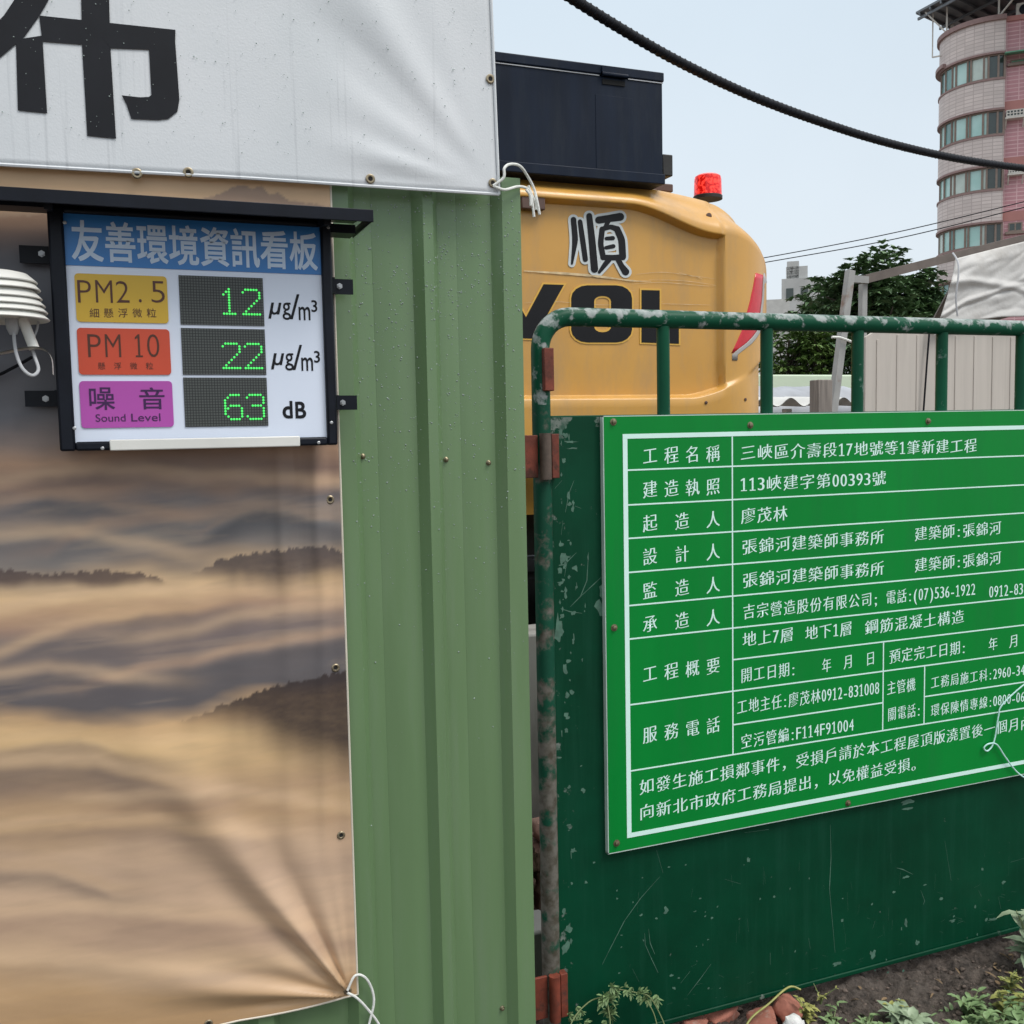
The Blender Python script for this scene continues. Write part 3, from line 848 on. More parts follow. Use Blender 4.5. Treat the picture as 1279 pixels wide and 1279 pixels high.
def drape(polys, off, name, mat, parent):    # ink following the cloth
    mb = MB()
    for poly in polys:
        q = [(PX(a, b_, WY), PZ(a, b_, WY)) for a, b_ in poly]
        mb.prism(q, 0.0, 0.0001)
    bm = bmesh.new()
    me = bpy.data.meshes.new('x'); 
    vs = []; fs = []
    for poly in polys:
        o_ = len(vs)
        q = [(PX(a, b_, WY), PZ(a, b_, WY)) for a, b_ in poly]
        n_ = len(q)
        A = sum(q[i][0]*q[(i+1) % n_][1]-q[(i+1) % n_][0]*q[i][1] for i in range(n_))
        if A < 0: q = q[::-1]
        vs += [(a, 0, c) for a, c in q]; fs.append(tuple(range(o_, o_+n_)))
    me.from_pydata(vs, [], fs)
    bm.from_mesh(me)
    bmesh.ops.triangulate(bm, faces=bm.faces)
    for _ in range(3):
        long_e = [ed for ed in bm.edges if ed.calc_length() > 0.03]
        if long_e: bmesh.ops.subdivide_edges(bm, edges=long_e, cuts=1)
        bmesh.ops.triangulate(bm, faces=bm.faces)
    for v in bm.verts: v.co.y = wban_y(v.co.x, v.co.z)-off
    mb = MB()
    bm.verts.index_update()
    mb.add([v.co for v in bm.verts], [tuple(v.index for v in f.verts) for f in bm.faces])
    bm.free(); bpy.data.meshes.remove(me)
    return mb.build(name, mat, parent, angle=180)
H2 = lambda L: [(a/2.0, b_/2.0) for a, b_ in L]
drape([H2([(200, -170), (268, -166), (276, 122), (290, 347), (218, 340), (205, 118)]),
       H2([(98, 40), (438, 76), (437, 128), (276, 122), (205, 113), (106, 105)]),
       H2([(437, 100), (448, 250), (443, 280), (420, 298), (395, 301), (328, 298), (316, 262), (304, 239), (350, 244), (372, 243), (378, 238), (372, 124), (380, 100)]),
       H2([(40, 100), (106, 90), (118, 284), (45, 277)]),
       H2([(160, -80), (118, 8), (98, 42), (60, 95), (0, 146), (-70, 190), (-100, 150), (-40, 90), (10, 40), (50, -20), (92, -90)]),
       H2([(-200, -130), (470, -95), (472, -50), (-200, -82)])], 0.0020, 'character', M['ink_black'], wban)
for ex, ey in ((612, 99), (615, 229), (462, 224), (235, 216), (171, 217)):
    p = P(ex, ey, WY)
    eyelet((p[0], wban_y(p[0], p[2])-0.0015, p[2]), wban, 0.0095)
mb = MB(); mb.tube([(-1.6, 0.03, 2.9), (PX(600, 0, WY), 0.03, 2.9)], 0.02); mb.build('support_pole', M['steel'], wban)

# ================================================================== INFORMATION BOARD
BY = -0.10
board = thing('air_quality_board', (PX(240, 560, BY), -0.05, PZ(240, 560, BY)), 'black framed air quality board with green LED figures under a small canopy', 'display board')
bl, br_ = PX(66, 400, BY), PX(417, 420, BY)
bt, bb = PZ(240, 268, BY), PZ(240, 560, BY)
il, ir = PX(86.5, 410, BY), PX(404, 410, BY)
it, ib = PZ(240, 275, BY), PZ(240, 549, BY)
mb = MB()
mb.box(bl, il, BY-0.006, -0.03, bb, bt); mb.box(ir, br_, BY-0.006, -0.03, bb, bt)
mb.box(il, ir, BY-0.006, -0.03, it, bt); mb.box(il, ir, BY-0.006, -0.03, bb, ib)
mb.build('frame', M['black_metal'], board, bevel=0.004)
mb = MB(); mb.box(il-0.002, ir+0.002, BY+0.004, -0.04, ib-0.002, it+0.002)
face = mb.build('face_panel', M['board_white'], board)
def bxz(x, y): return PX(x, y, BY+0.004), PZ(x, y, BY+0.004)
Yp = BY+0.0035
B0 = lambda x, y: (x*480/1279.0, 220+y*380/1013.0)      # enlarged crop -> photograph
zblue = PZ(*B0(630, 311), BY)
mb = MB(); mb.box(il, ir, BY+0.0022, BY+0.0038, zblue, it); blue = mb.build('title_band', M['board_blue'], board)
mb = MB()
x0, x1 = PX(*B0(235, 225), BY), PX(*B0(1058, 250), BY)
zc = PZ(*B0(640, 234), BY); u = (x1-x0)/8
for k, ch in enumerate('友善環境資訊看板'):
    v, nr, fs = glyph(ch)
    v = v+nr*0.022
    q = np.stack([(v[:, 0]-0.5)*u*1.0 + x0+u*(k+0.5), (v[:, 1]-0.36)*0.0655/0.9+zc], 1)
    put(mb, q, fs, BY+0.0016)
mb.build('title_lettering', M['ink_title'], blue)
def rrect(x0, x1, z0, z1, r):
    L = []
    for cx, cz, a0 in ((x1-r, z0+r, -90), (x1-r, z1-r, 0), (x0+r, z1-r, 90), (x0+r, z0+r, 180)):
        for k in range(6):
            a = R(a0+18*k); L.append((cx+r*math.cos(a), cz+r*math.sin(a)))
    return L
def plaque(x0, x1, ya, yb, mat, name):
    a = PX(*B0(x0, (ya+yb)/2), BY); c = PX(*B0(x1, (ya+yb)/2), BY)
    zt_, zb_ = PZ(*B0((x0+x1)/2, ya), BY), PZ(*B0((x0+x1)/2, yb), BY)
    mb = MB(); mb.prism(rrect(a, c, zb_, zt_, 0.0065), BY+0.0020, BY+0.0038)
    return mb.build(name, mat, board)
pl1 = plaque(251, 558, 328, 487, M['board_yellow'], 'label_plaque')
pl2 = plaque(259, 567, 507, 661, M['board_red'], 'label_plaque')
pl3 = plaque(267, 576, 682, 837, M['board_magenta'], 'label_plaque')
tag(pl1, 'yellow plaque reading PM2.5'); tag(pl2, 'red plaque reading PM 10'); tag(pl3, 'magenta plaque reading Sound Level')
YT = BY+0.0014
def bfit(mb, s, xa, xb, ya, yb, **k):
    ym, xm = (ya+yb)/2, (xa+xb)/2
    fit(mb, s, PX(*B0(xa, ym), BY), PX(*B0(xb, ym), BY), PZ(*B0(xm, yb), BY), PZ(*B0(xm, ya), BY), YT, **k)
def brow(mb, s, xa, xb, ya, yb, bold=0.0):
    n_ = len(s); wv = (yb-ya)*1.05
    for k, ch in enumerate(s):
        xc = xa+wv/2 + (xb-xa-wv)*k/max(1, n_-1)
        bfit(mb, ch, xc-wv/2, xc+wv/2, ya, yb, bx=bold, bz=bold)
mb = MB()
for ch, xa, xb in (('P', 258, 303), ('M', 318, 374), ('2', 386, 430), ('5', 503, 548)): bfit(mb, ch, xa, xb, 346 if ch in 'PM' else 349, 421, bx=-0.012, bz=-0.012)
bfit(mb, '.', 462, 472, 409, 420)
brow(mb, '細懸浮微粒', 298, 520, 440, 470)
mb.build('lettering', M['ink_brown'], pl1)
mb = MB()
for ch, xa, xb in (('P', 292, 336), ('M', 350, 402), ('1', 450, 474), ('0', 490, 530)): bfit(mb, ch, xa, xb, 526, 602, bx=-0.012, bz=-0.012)
brow(mb, '懸浮微粒', 326, 510, 620, 643)
mb.build('lettering', M['ink_brown'], pl2)
mb = MB()
bfit(mb, '噪', 297, 382, 703, 778, bx=0.01, bz=0.01); bfit(mb, '音', 464, 548, 703, 776, bx=0.01, bz=0.01)
bfit(mb, 'Sound', 318, 418, 792, 817); bfit(mb, 'Level', 437, 534, 790, 816)
mb.build('lettering', M['ink_purple'], pl3)
mb = MB()
YT = BY+0.0034
for xa, ya in ((893, 0), (902, 169)):
    bfit(mb, 'μ', xa, xa+34, 420+ya, 474+ya, bx=0.012, bz=0.01, slant=0.22)
    bfit(mb, 'g', xa+48, xa+76, 420+ya, 478+ya, bx=0.008, bz=0.008)
    bfit(mb, '/', xa+72, xa+106, 392+ya, 476+ya)
    bfit(mb, 'm', xa+102, xa+141, 434+ya, 479+ya, bx=0.01, bz=0.01)
    bfit(mb, '3', xa+144, xa+164, 412+ya, 452+ya, bx=0.015, bz=0.015)
bfit(mb, 'd', 941, 975, 748, 807, bx=0.028, bz=0.028); bfit(mb, 'B', 984, 1020, 750, 807, bx=0.028, bz=0.028)
mb.build('unit_lettering', M['ink_black'], face)
DIG = {'1': ['...1...', '..11...', '.1.1...', '...1...', '...1...', '...1...', '...1...', '...1...', '...1...', '.11111.'],
       '2': ['.11111.', '1.....1', '......1', '......1', '.....1.', '....1..', '...1...', '..1....', '.1.....', '1111111'],
       '6': ['..1111.', '.1.....', '1......', '1......', '1.1111.', '11....1', '1.....1', '1.....1', '.1....1', '..1111.'],
       '3': ['.11111.', '1.....1', '......1', '......1', '..1111.', '......1', '......1', '......1', '1.....1', '.11111.']}
for num, (xa, xb, ya, yb), dr in (('12', (597, 880), (338, 496), 0) if 0 else ('12', (597, 880, 338, 496), 4), ('22', (606, 886, 507, 661), 5), ('63', (614, 892, 673, 833), 6)):
    a = PX(*B0(xa, (ya+yb)/2), BY); c = PX(*B0(xb, (ya+yb)/2), BY)
    zt_, zb_ = PZ(*B0((xa+xb)/2, ya), BY), PZ(*B0((xa+xb)/2, yb), BY)
    # LED cells share the pitch grid of the material, whose zero is the board's origin
    ox, oz = board['_o'][0], board['_o'][2]
    a = ox+round((a-ox)/LEDP)*LEDP; zt_ = oz+round((zt_-oz)/LEDP)*LEDP
    c = a+round((c-a)/LEDP)*LEDP
    ncol = round((c-a)/LEDP)
    mb = MB(); mb.box(a, c, BY+0.0022, BY+0.0038, zb_, zt_)
    lp = mb.build('led_module', M['led_panel'], board)
    mb = MB()
    for d_, ch in enumerate(num):
        c0 = ncol-16+d_*8 if True else 0
        for r_, row in enumerate(DIG[ch]):
            for q, bit in enumerate(row):
                if bit == '1':
                    xx = a+(c0+q+0.5)*LEDP; zz = zt_-(dr+r_+0.5)*LEDP
                    mb.lathe([(0.0022, 0), (0.0021, 0.0007), (0.0010, 0.0012)], (xx, BY+0.0021, zz), (0, -1, 0), 8)
    mb.build('lit_dots', M['led_on'], lp)
for x, y in ((81, 278), (410, 284), (93, 535), (414, 528), (128, 560), (398, 553)):   # frame screws
    p = P(x, y, BY-0.006)
    mb = MB(); mb.lathe([(0.0032, 0), (0.0032, 0.001), (0.002, 0.0018)], (p[0], BY-0.006, p[2]), (0, -1, 0), 10)
    mb.build('screw', M['steel'], board)
mb = MB()
xa, xb = PX(137, 555, BY-0.012), PX(375, 552, BY-0.012)
mb.box(xa, xb, BY-0.012, BY-0.0062, PZ(250, 560.5, BY-0.012), PZ(250, 547, BY-0.012)); mb.build('label_strip', M['white_plastic'], board, bevel=0.002)
# canopy: a sloping sheet with a folded front lip
RY = -0.20
xl, xr = -0.55, PX(466, 268, RY)
zf = PZ(466, 263, RY)
zk = zf+0.012
mb = MB()
mb.add([(xl, RY, zf), (xr, RY, zf), (xr, -0.04, zk), (xl, -0.04, zk), (xl, RY, zf-0.004), (xr, RY, zf-0.004), (xr, -0.04, zk-0.004), (xl, -0.04, zk-0.004)],
       [(0, 1, 2, 3), (7, 6, 5, 4), (1, 5, 6, 2), (3, 7, 4, 0), (2, 6, 7, 3), (0, 4, 5, 1)])
mb.box(xl, xr, RY-0.003, RY, zf-0.021, zf+0.001)
mb.box(xr-0.003, xr, RY, -0.04, zf-0.019, zf-0.004)
mb.build('canopy', M['black_metal'], board, bevel=0.001)
mb = MB()
mb.box(xl, br_+0.004, BY+0.01, -0.04, bt, bt+0.02)
for xx in (PX(400, 285, BY), il-0.02):
    mb.bar((xx, -0.17, zf-0.018), (xx, BY, bt-0.004), 0.012, 0.012)
mb.box(br_-0.02, PX(441, 285, BY+0.02), BY, BY+0.05, PZ(430, 291, BY), PZ(430, 280, BY))
mb.build('canopy_bracket', M['black_metal'], board)
for (x0, x1, y0, y1), bxp in (((24, 70, 306, 328), 52), ((31, 74, 488, 508), 57), ((412, 441, 348, 367), 424), ((418, 446, 494, 512), 428)):
    Yb = -0.04
    a, c = PX(x0, (y0+y1)/2, Yb), PX(x1, (y0+y1)/2, Yb)
    z0_, z1_ = PZ(x0, y1, Yb), PZ(x0, y0, Yb)
    mb = MB(); mb.box(a, c, Yb, Yb+0.004, z0_, z1_)
    mb.box((c-0.006) if x0 < 100 else a, c if x0 < 100 else a+0.006, Yb-0.02, Yb, z0_, z1_)
    mb.box(a+0.004, a+0.02, Yb+0.004, -0.002, z0_+0.004, z1_-0.004)
    bk = mb.build('wall_bracket', M['black_metal'], board)
    p = P(bxp, (y0+y1)/2, Yb)
    mb = MB(); mb.lathe([(0.006, 0), (0.006, 0.002), (0.004, 0.002), (0.004, 0.006)], (p[0], Yb, p[2]), (0, -1, 0), 6)
    mb.build('bolt', M['steel'], bk)

# ================================================================== WEATHER SENSOR
SY = -0.15
sc_x = PX(-2, 375, SY); 
sens = thing('particle_sensor', (sc_x, SY, PZ(20, 470, SY)), 'white louvred sensor housing on a thin bracket beside the black display board', 'sensor')
plates = [(347, 36), (356, 51), (367, 53), (376, 57), (384, 60), (393, 62.5)]
mb = MB()
for k, (py_, pr) in enumerate(plates):
    z = PZ(10, py_, SY); rad = PX(pr, py_, SY)-sc_x
    if k == 0:
        mb.lathe([(rad*0.6, 0.010), (rad*0.97, 0.006), (rad*1.28, -0.007), (rad*1.26, -0.009), (rad*0.5, -0.004)], (sc_x, SY, z), (0, 0, 1), 40)
    else:
        mb.lathe([(rad*0.55, 0.010), (rad*0.80, 0.006), (rad, -0.008), (rad*0.98, -0.0095), (rad*0.74, 0.001), (rad*0.55, 0.004)], (sc_x, SY, z), (0, 0, 1), 40)
mb.lathe([(0.03, 0.0), (0.03, 0.07)], (sc_x, SY, PZ(10, 398, SY)), (0, 0, 1), 20)
mb.build('louvre_stack', M['white_plastic'], sens, angle=40)
mb = MB()
pa, pb = P(28, 398, SY), P(43, 436, SY)
mb.tube([pa, pb], 0.0085, 14); mb.build('stem', M['white_plastic'], sens)
mb = MB()
p0, p1 = P(15, 398, SY), P(17, 418, SY)
mb.tube([p0, P(16, 410, SY), p1], [0.011, 0.010, 0.006], 10); mb.build('plug', M['cable_grey'], sens)
def cat(pts, k=6):
    pts = [np.array(p, float) for p in pts]; o_ = []
    for i in range(len(pts)-1):
        a = pts[max(i-1, 0)]; b_ = pts[i]; c = pts[i+1]; d = pts[min(i+2, len(pts)-1)]
        for t in np.linspace(0, 1, k, endpoint=False):
            o_.append(0.5*((2*b_)+(-a+c)*t+(2*a-5*b_+4*c-d)*t*t+(-a+3*b_-3*c+d)*t**3))
    o_.append(pts[-1]); return o_
mb = MB(); mb.tube(cat([P(17, 416, SY-0.01), P(20, 440, SY-0.02), P(28, 460, SY-0.03), P(40, 469, SY-0.03), P(48, 462, SY-0.02), P(44, 447, SY-0.01), P(41, 438, SY)]), 0.0028, 8)
mb.build('cable', M['cable_grey'], sens)
mb = MB(); mb.tube(cat([P(48, 400, SY+0.04), P(46, 412, SY+0.04), P(41, 424, SY+0.03)]), 0.002, 8); mb.build('cable', M['cable_grey'], sens)
mb = MB(); mb.tube(cat([P(-60, 472, -0.06), P(-10, 470, -0.05), P(15, 460, -0.05), P(40, 446, -0.06)]), 0.0028, 8); mb.build('cable', M['cable_black'], sens)
mb = MB()
st = cat([P(-40, 447, SY), P(0, 442, SY), P(25, 437, SY), P(45, 435, SY), P(58, 439, SY), P(65, 450, SY), P(66.5, 468, SY)], 5)
L = [[(q[0], q[1]+dy, q[2]) for dy in (-0.018, 0.018)] for q in st]
mb.grid(L); mb.grid([[(a[0], a[1], a[2]+0.0016) for a in r_] for r_ in L], flip=True)
o = mb.build('bracket_strip', M['white_plastic'], sens, angle=60)
mb = MB(); mb.box(PX(-60, 447, SY), PX(-44, 447, SY), SY-0.02, -0.005, PZ(-50, 452, SY), PZ(-50, 440, SY)); mb.build('arm', M['black_metal'], sens)

# ================================================================== ROPES ON THE FENCE
def rope(pts, r, mat, name, label, extra=()):
    mb = MB(); mb.tube(cat(pts, 7), r, 8)
    for e_ in extra: mb.tube(cat(e_, 6), r, 8)
    return tag(mb.build(name, mat), label, 'rope')
ry = -0.02
rope([P(616, 232, -0.034), P(629, 222, -0.04), P(630, 210, -0.04), P(638, 205, -0.03), P(650, 208, -0.02), P(660, 222, 0.0), P(667, 236, 0.005), P(671, 252, 0.0), P(674, 268, 0.0)], 0.0030, M['rope_white'],
     'tie_rope', 'white tie rope with frayed tails hanging beside the fence top corner',
     [[P(616, 232, -0.034), P(630, 237, -0.034), P(648, 233, -0.012), P(661, 238, 0.0), P(665, 255, 0.0), P(667, 271, 0.0)],
      [P(660, 232, 0.0), P(664, 243, 0.003), P(669, 254, 0.004), P(670, 262, 0.002)], [P(657, 237, -0.004), P(662, 244, -0.006), P(663, 257, -0.006)]])
rope([P(434, 1237, -0.02), P(443, 1219, -0.02), P(455, 1220, -0.018), P(464, 1234, -0.012), P(467, 1252, -0.012), P(462, 1275, -0.012), P(455, 1300, -0.012)], 0.0026, M['rope_white'],
     'tie_rope', 'white tie rope looped through the bottom corner of the mountain banner',
     [[P(434, 1240, -0.02), P(445, 1246, -0.02), P(458, 1259, -0.014), P(473, 1279, -0.006), P(482, 1300, 0.0)]])

# ================================================================== GATE
GYF = 0.10                                   # gate plane
px_post = PX(681, 800, GYF); tr = 0.0215
z_top = PZ(760, 397, GYF); z_sheet = PZ(1000, 515, GYF); z_bot = PZ(1000, 1230, GYF)
gx1 = 2.95
gate = thing('metal_gate', (1.9, GYF, z_bot), 'dark green steel gate with worn paint and a tubular top rail', 'gate')
mb = MB()
pts = [(px_post, GYF, z_top-0.20), (px_post, GYF, z_top-0.075)]
for k in range(1, 9):
    a = math.pi/2*k/8
    pts.append((px_post+0.075*(1-math.cos(a)), GYF, z_top-0.075+0.075*math.sin(a)))
for k in range(1, 12): pts.append((px_post+0.075+(gx1-0.15-px_post)*k/11, GYF, z_top))
for k in range(1, 9):
    a = math.pi/2*k/8
    pts.append((gx1-0.075+0.075*math.sin(a), GYF, z_top-0.075+0.075*math.cos(a)))
pts += [(gx1, GYF, z_top-0.2), (gx1, GYF, z_bot)]
mb.tube(pts, tr, 20); mb.build('top_rail', M['gate_tube'], gate)
mb = MB(); mb.tube([(px_post, GYF, z_top-0.1995), (px_post, GYF, 1.0), (px_post, GYF, 0.03)], tr, 20); mb.build('hinge_post', M['gate_post'], gate)
for bxp, wv in ((828.5, 18), (957.5, 17), (1071, 17), (1176, 17), (1275, 17), (1369, 16), (1457, 16)):
    xx = PX(bxp, 470, GYF)
    mb = MB(); mb.tube([(xx, GYF, z_top-tr*0.8), (xx, GYF, (z_top+z_sheet)/2), (xx, GYF, z_sheet-0.005)], 0.0155, 16)
    mb.build('bar', M['gate_bar'], gate)
mb = MB()
xs0 = px_post+tr*0.62
for za, zb_ in ((z_sheet-0.03, z_sheet), (z_bot, z_bot+0.03)):
    mb = MB(); mb.box(px_post+tr+0.001, gx1-tr, GYF-0.0025, GYF+0.028, za, zb_)
    mb.build('frame_rail', M['gate_bar'], gate, bevel=0.002)
# the sheet, with scratches through its paint
mb = MB()
mb.box(xs0, gx1-tr*0.6, GYF-0.006, GYF-0.003, z_bot, z_sheet-0.004)
mb.m = [0]*len(mb.f)
def scratch(pts, w_=0.0012):
    q = [P(x, y, GYF-0.0062) for x, y in pts]
    for i in range(len(q)-1):
        d = q[i+1]-q[i]; L = math.hypot(d[0], d[2])
        if L < 1e-5: continue
        nx_, nz_ = -d[2]/L, d[0]/L
        wa = w_*random.uniform(0.5, 1.1)*(0.35 if i == 0 else 1); wb_ = w_*random.uniform(0.5, 1.1)*(0.35 if i == len(q)-2 else 1)
        mb.add([(q[i][0]+nx_*wa, GYF-0.0064, q[i][2]+nz_*wa), (q[i][0]-nx_*wa, GYF-0.0064, q[i][2]-nz_*wa),
                (q[i+1][0]-nx_*wb_, GYF-0.0064, q[i+1][2]-nz_*wb_), (q[i+1][0]+nx_*wb_, GYF-0.0064, q[i+1][2]+nz_*wb_)], [(0, 1, 2, 3)])
def chip(x, y, rx_, ry_, n_=11):
    c = P(x, y, GYF-0.0062); k = abs(P(x+1, y, GYF)[0]-c[0])
    vs = []
    for i in range(n_):
        a = 2*math.pi*i/n_; r_ = random.uniform(0.35, 1.15)
        vs.append((c[0]+rx_*k*r_*math.cos(a), GYF-0.0063-random.random()*1e-4, c[2]+ry_*k*r_*math.sin(a)))
    mb.add(vs, [tuple(range(n_))])
for s_ in ([(824, 1095), (800, 1122), (780, 1150), (762, 1185), (752, 1205)], [(805, 1165), (806, 1180), (813, 1196), (822, 1215)], [(810, 1160), (812, 1178), (818, 1192)],
           [(888, 1204), (875, 1222), (858, 1244)], [(862, 1213), (850, 1228)], [(1037, 1030), (1038, 1070), (1036, 1110), (1043, 1190)], [(1222, 1112), (1226, 1120)],
           [(1262, 1077), (1279, 1072)], [(1150, 1112), (1155, 1125), (1153, 1130)], [(820, 1062), (828, 1090)], [(717, 600), (711, 615), (706, 640)], [(703, 650), (701, 668)],
           [(735, 690), (733, 725), (725, 745), (712, 758)], [(752, 720), (738, 733), (722, 748)], [(700, 760), (712, 764), (727, 766)], [(693, 610), (702, 600)], [(718, 632), (726, 635)],
           [(1098, 1002), (1108, 1001)], [(1120, 1084), (1128, 1086), (1140, 1092)], [(1247, 1120), (1250, 1135)], [(962, 1205), (962, 1190)], [(1010, 1172), (1012, 1185)],
           [(930, 1040), (960, 1036)], [(1180, 1050), (1188, 1100)], [(790, 1210), (798, 1226)], [(1090, 1160), (1093, 1150)], [(905, 1098), (925, 1104)], [(720, 690), (708, 702), (705, 720)]):
    scratch(s_)
for c_ in [(q_[0], q_[1], q_[2]*(0.5 if q_[1] < 1000 else 0.36), q_[3]*(0.5 if q_[1] < 1000 else 0.36)) for q_ in ((757, 560, 3, 8), (702, 700, 5, 7), (707, 696, 8, 2), (753, 735, 5, 9), (750, 760, 6, 8), (756, 705, 4, 5), (698, 790, 5, 18), (700, 785, 3, 10), (706, 836, 3, 6), (700, 728, 4, 3),
           (712, 552, 8, 1.5), (716, 560, 10, 1), (704, 575, 4, 3), (935, 1074, 3, 3), (842, 1234, 4, 2.5), (838, 1218, 5, 2), (1090, 1192, 4, 5), (1132, 1152, 2.5, 5), (1045, 1204, 6, 2.5),
           (832, 1138, 4, 6), (1130, 1096, 5, 1.5), (1145, 1178, 3, 3), (1133, 1002, 8, 2.5), (1134, 1010, 7, 2), (1240, 1148, 5, 1.5), (1190, 1150, 4, 1.5), (716, 1062, 6, 4), (710, 1160, 6, 8), (706, 1185, 8, 12))]:
    chip(*c_)
for _ in range(60):
    x = random.uniform(770, 1279); y = random.uniform(1080, 1240)
    chip(x, y, random.uniform(0.3, 1.0), random.uniform(0.3, 0.8), 6)
for _ in range(70):                          # most knocks are on the hinge side
    chip(699+abs(random.gauss(0, 14)), random.choice((random.uniform(530, 1200), random.gauss(740, 60))), random.uniform(0.3, 1.6), random.uniform(0.4, 2.2), 8)
for _ in range(46):                          # grazes along the bottom edge and across the middle
    x = random.uniform(790, 1279); y = 1285-(x-790)*0.277-abs(random.gauss(0, 26))-3
    a = random.uniform(-0.5, 0.5); L_ = random.uniform(2, 9)
    scratch([(x, y), (x+L_*math.cos(a), y+L_*math.sin(a)-0.6)], 0.0006)
for _ in range(26):
    x = random.uniform(780, 1279); y = random.uniform(1075, 1200)-(x-780)*0.06
    scratch([(x, y), (x+random.uniform(-2, 2), y+random.uniform(4, 26))], 0.0004)
for i_ in range(6, len(mb.m)): mb.m[i_] = 1
mb.build('sheet_panel', [M['gate_sheet'], M['scratch']], gate)
mb = MB(); mb.box(px_post+tr+0.004, gx1-tr, GYF-0.013, GYF-0.0075, z_bot-0.004, z_bot+0.009)
mb.build('bottom_edge', M['gate_sheet'], gate, bevel=0.003)
# hinges in red primer
def hinge(y0, y1, left):
    za, zb_ = PZ(680, y1, GYF), PZ(680, y0, GYF)
    mb = MB()
    mb.box(px_post+0.012, px_post+0.030, GYF-0.030, GYF-0.008, za+0.002, zb_-0.002)
    if left:
        mb.box(r3[1]-0.005, px_post-0.018, GYF-0.020, GYF-0.012, za+0.004, zb_-0.004)
    h = mb.build('hinge', M['rust_red'], gate, bevel=0.0015)
    mb = MB(); mb.tube([(px_post-0.004, GYF-0.030, za), (px_post-0.004, GYF-0.030, (za+zb_)/2), (px_post-0.004, GYF-0.030, zb_)], 0.0135, 16)
    mb.build('hinge_barrel', M['rust_dark'] if y0 < 700 else M['rust_red'], h)
hinge(541, 598, True); hinge(1212, 1268, True)
za, zb_ = PZ(685, 489, GYF), PZ(685, 436, GYF)
mb = MB(); mb.box(px_post-0.005, px_post+0.019, GYF-0.034, GYF-0.010, za, zb_); mb.build('hinge_plate', M['rust_red'], gate, bevel=0.002)

# ================================================================== CONSTRUCTION NOTICE
NY = 0.078                                   # front face
nl = PX(757.5, 800, NY)-0.0; nt_ = PZ(1000, 517, NY); nb_ = PZ(900, 1039, NY); nr_ = 2.70
sign = thing('construction_notice', (1.7, NY, nb_), 'bright green construction notice board lettered in white, screwed to the dark gate', 'sign')
mb = MB(); mb.box(nl, nr_, NY, GYF-0.0065, nb_, nt_); panel = mb.build('panel', [M['sign_green']], sign)
mb = MB()
mb.box(nl-0.0022, nl, NY+0.0005, GYF-0.0066, nb_-0.002, nt_+0.002); mb.box(nl-0.0022, nr_+0.002, NY+0.0005, GYF-0.0066, nt_, nt_+0.0022)
mb.box(nl-0.0022, nr_+0.002, NY+0.0005, GYF-0.0066, nb_-0.0028, nb_); mb.build('edge', M['sign_edge'], sign)
Z6 = lambda x, y: (760+x*519/1279.0, 500+y*300/739.0)
Z7 = lambda x, y: (760+x*519/1279.0, 780+y*300/739.0)
LY = NY-0.0006
def rule_h(xa, xb, z, t=0.0035): mb.box(xa, xb, LY, NY-0.0001, z-t/2, z+t/2)
def rule_v(x, za, zb_, t=0.0035): mb.box(x-t/2, x+t/2, LY+0.0002, NY-0.0001, za, zb_)
L0 = PX(785, 700, NY); zs_ = {k: PZ(785, k, NY) for k in (587.2, 630.7, 672.5, 715, 756.5, 798.3, 880.6, 963.4)}
c1 = PX(915, 750, NY); c2 = PX(1102.9, 860, NY); c3 = PX(1154.4, 870, NY)
ft, fb = PZ(785, 545, NY), PZ(786, 1043.5, NY)
rx1 = nr_-0.06
z78 = PZ(917.5, 823.8, NY); z905 = PZ(917.5, 905, NY); z870 = PZ(1155.7, 870, NY)
mb = MB()
mb.box(L0-0.012, rx1+0.011, LY-0.0002, NY-0.0001, ft-0.0055, ft+0.0055); mb.box(L0-0.012, rx1+0.011, LY-0.0002, NY-0.0001, fb-0.0055, fb+0.0055)
mb.box(L0-0.012, L0, LY-0.0002, NY-0.0001, fb+0.0056, ft-0.0056); mb.box(rx1, rx1+0.011, LY-0.0002, NY-0.0001, fb+0.0056, ft-0.0056)
for k in zs_: rule_h(L0+0.0002, rx1-0.0002, zs_[k])
rule_h(c1, rx1-0.0002, z78); rule_h(c1, c2, z905); rule_h(c3, rx1-0.0002, z870)
rule_v(c1, zs_[963.4]+0.0019, ft-0.0057); rule_v(c2, zs_[963.4]+0.0019, z78-0.0019); rule_v(c3, zs_[963.4]+0.0019, zs_[880.6]-0.0019)
mb.build('rule_lines', M['sign_white'], panel)
def row(s, conv, xa, xb, yc, h=0.036, gap=False, **k):
    pa = conv(xa, yc)
    a = PX(*pa, NY); z = PZ(*pa, NY); c = PX(*conv(xb, yc-(xb-xa)*0.08), NY)
    mb = MB(); cells(mb, s, a, c, z, h, NY-0.0005, **k)
    mb.build('text_line', M['sign_white'], panel)
def col4(s, conv, yc, xa=103, xb=345):
    pa = conv(xa, yc); a = PX(*pa, NY); c = PX(*conv(xb, yc), NY); z = PZ(*conv(xa, yc), NY)
    mb = MB(); n_ = len(s); wv = 0.043
    for k, ch in enumerate(s):
        x0_ = a+(c-a-wv)*k/(n_-1)
        cells(mb, ch, x0_, x0_+wv, z-0.002, 0.039, NY-0.0005)
    mb.build('row_heading', M['sign_white'], panel)
col4('工程名稱', Z6, 169); col4('建造執照', Z6, 273); col4('起造人', Z6, 377); col4('設計人', Z6, 480); col4('監造人', Z6, 585); col4('承造人', Z6, 688)
col4('工程概要', Z7, 152); col4('服務電話', Z7, 340)
row('三峽區介壽段17地號等1筆新建工程', Z6, 403, 1136, 162)
row('113峽建字第00393號', Z6, 403, 856, 260)
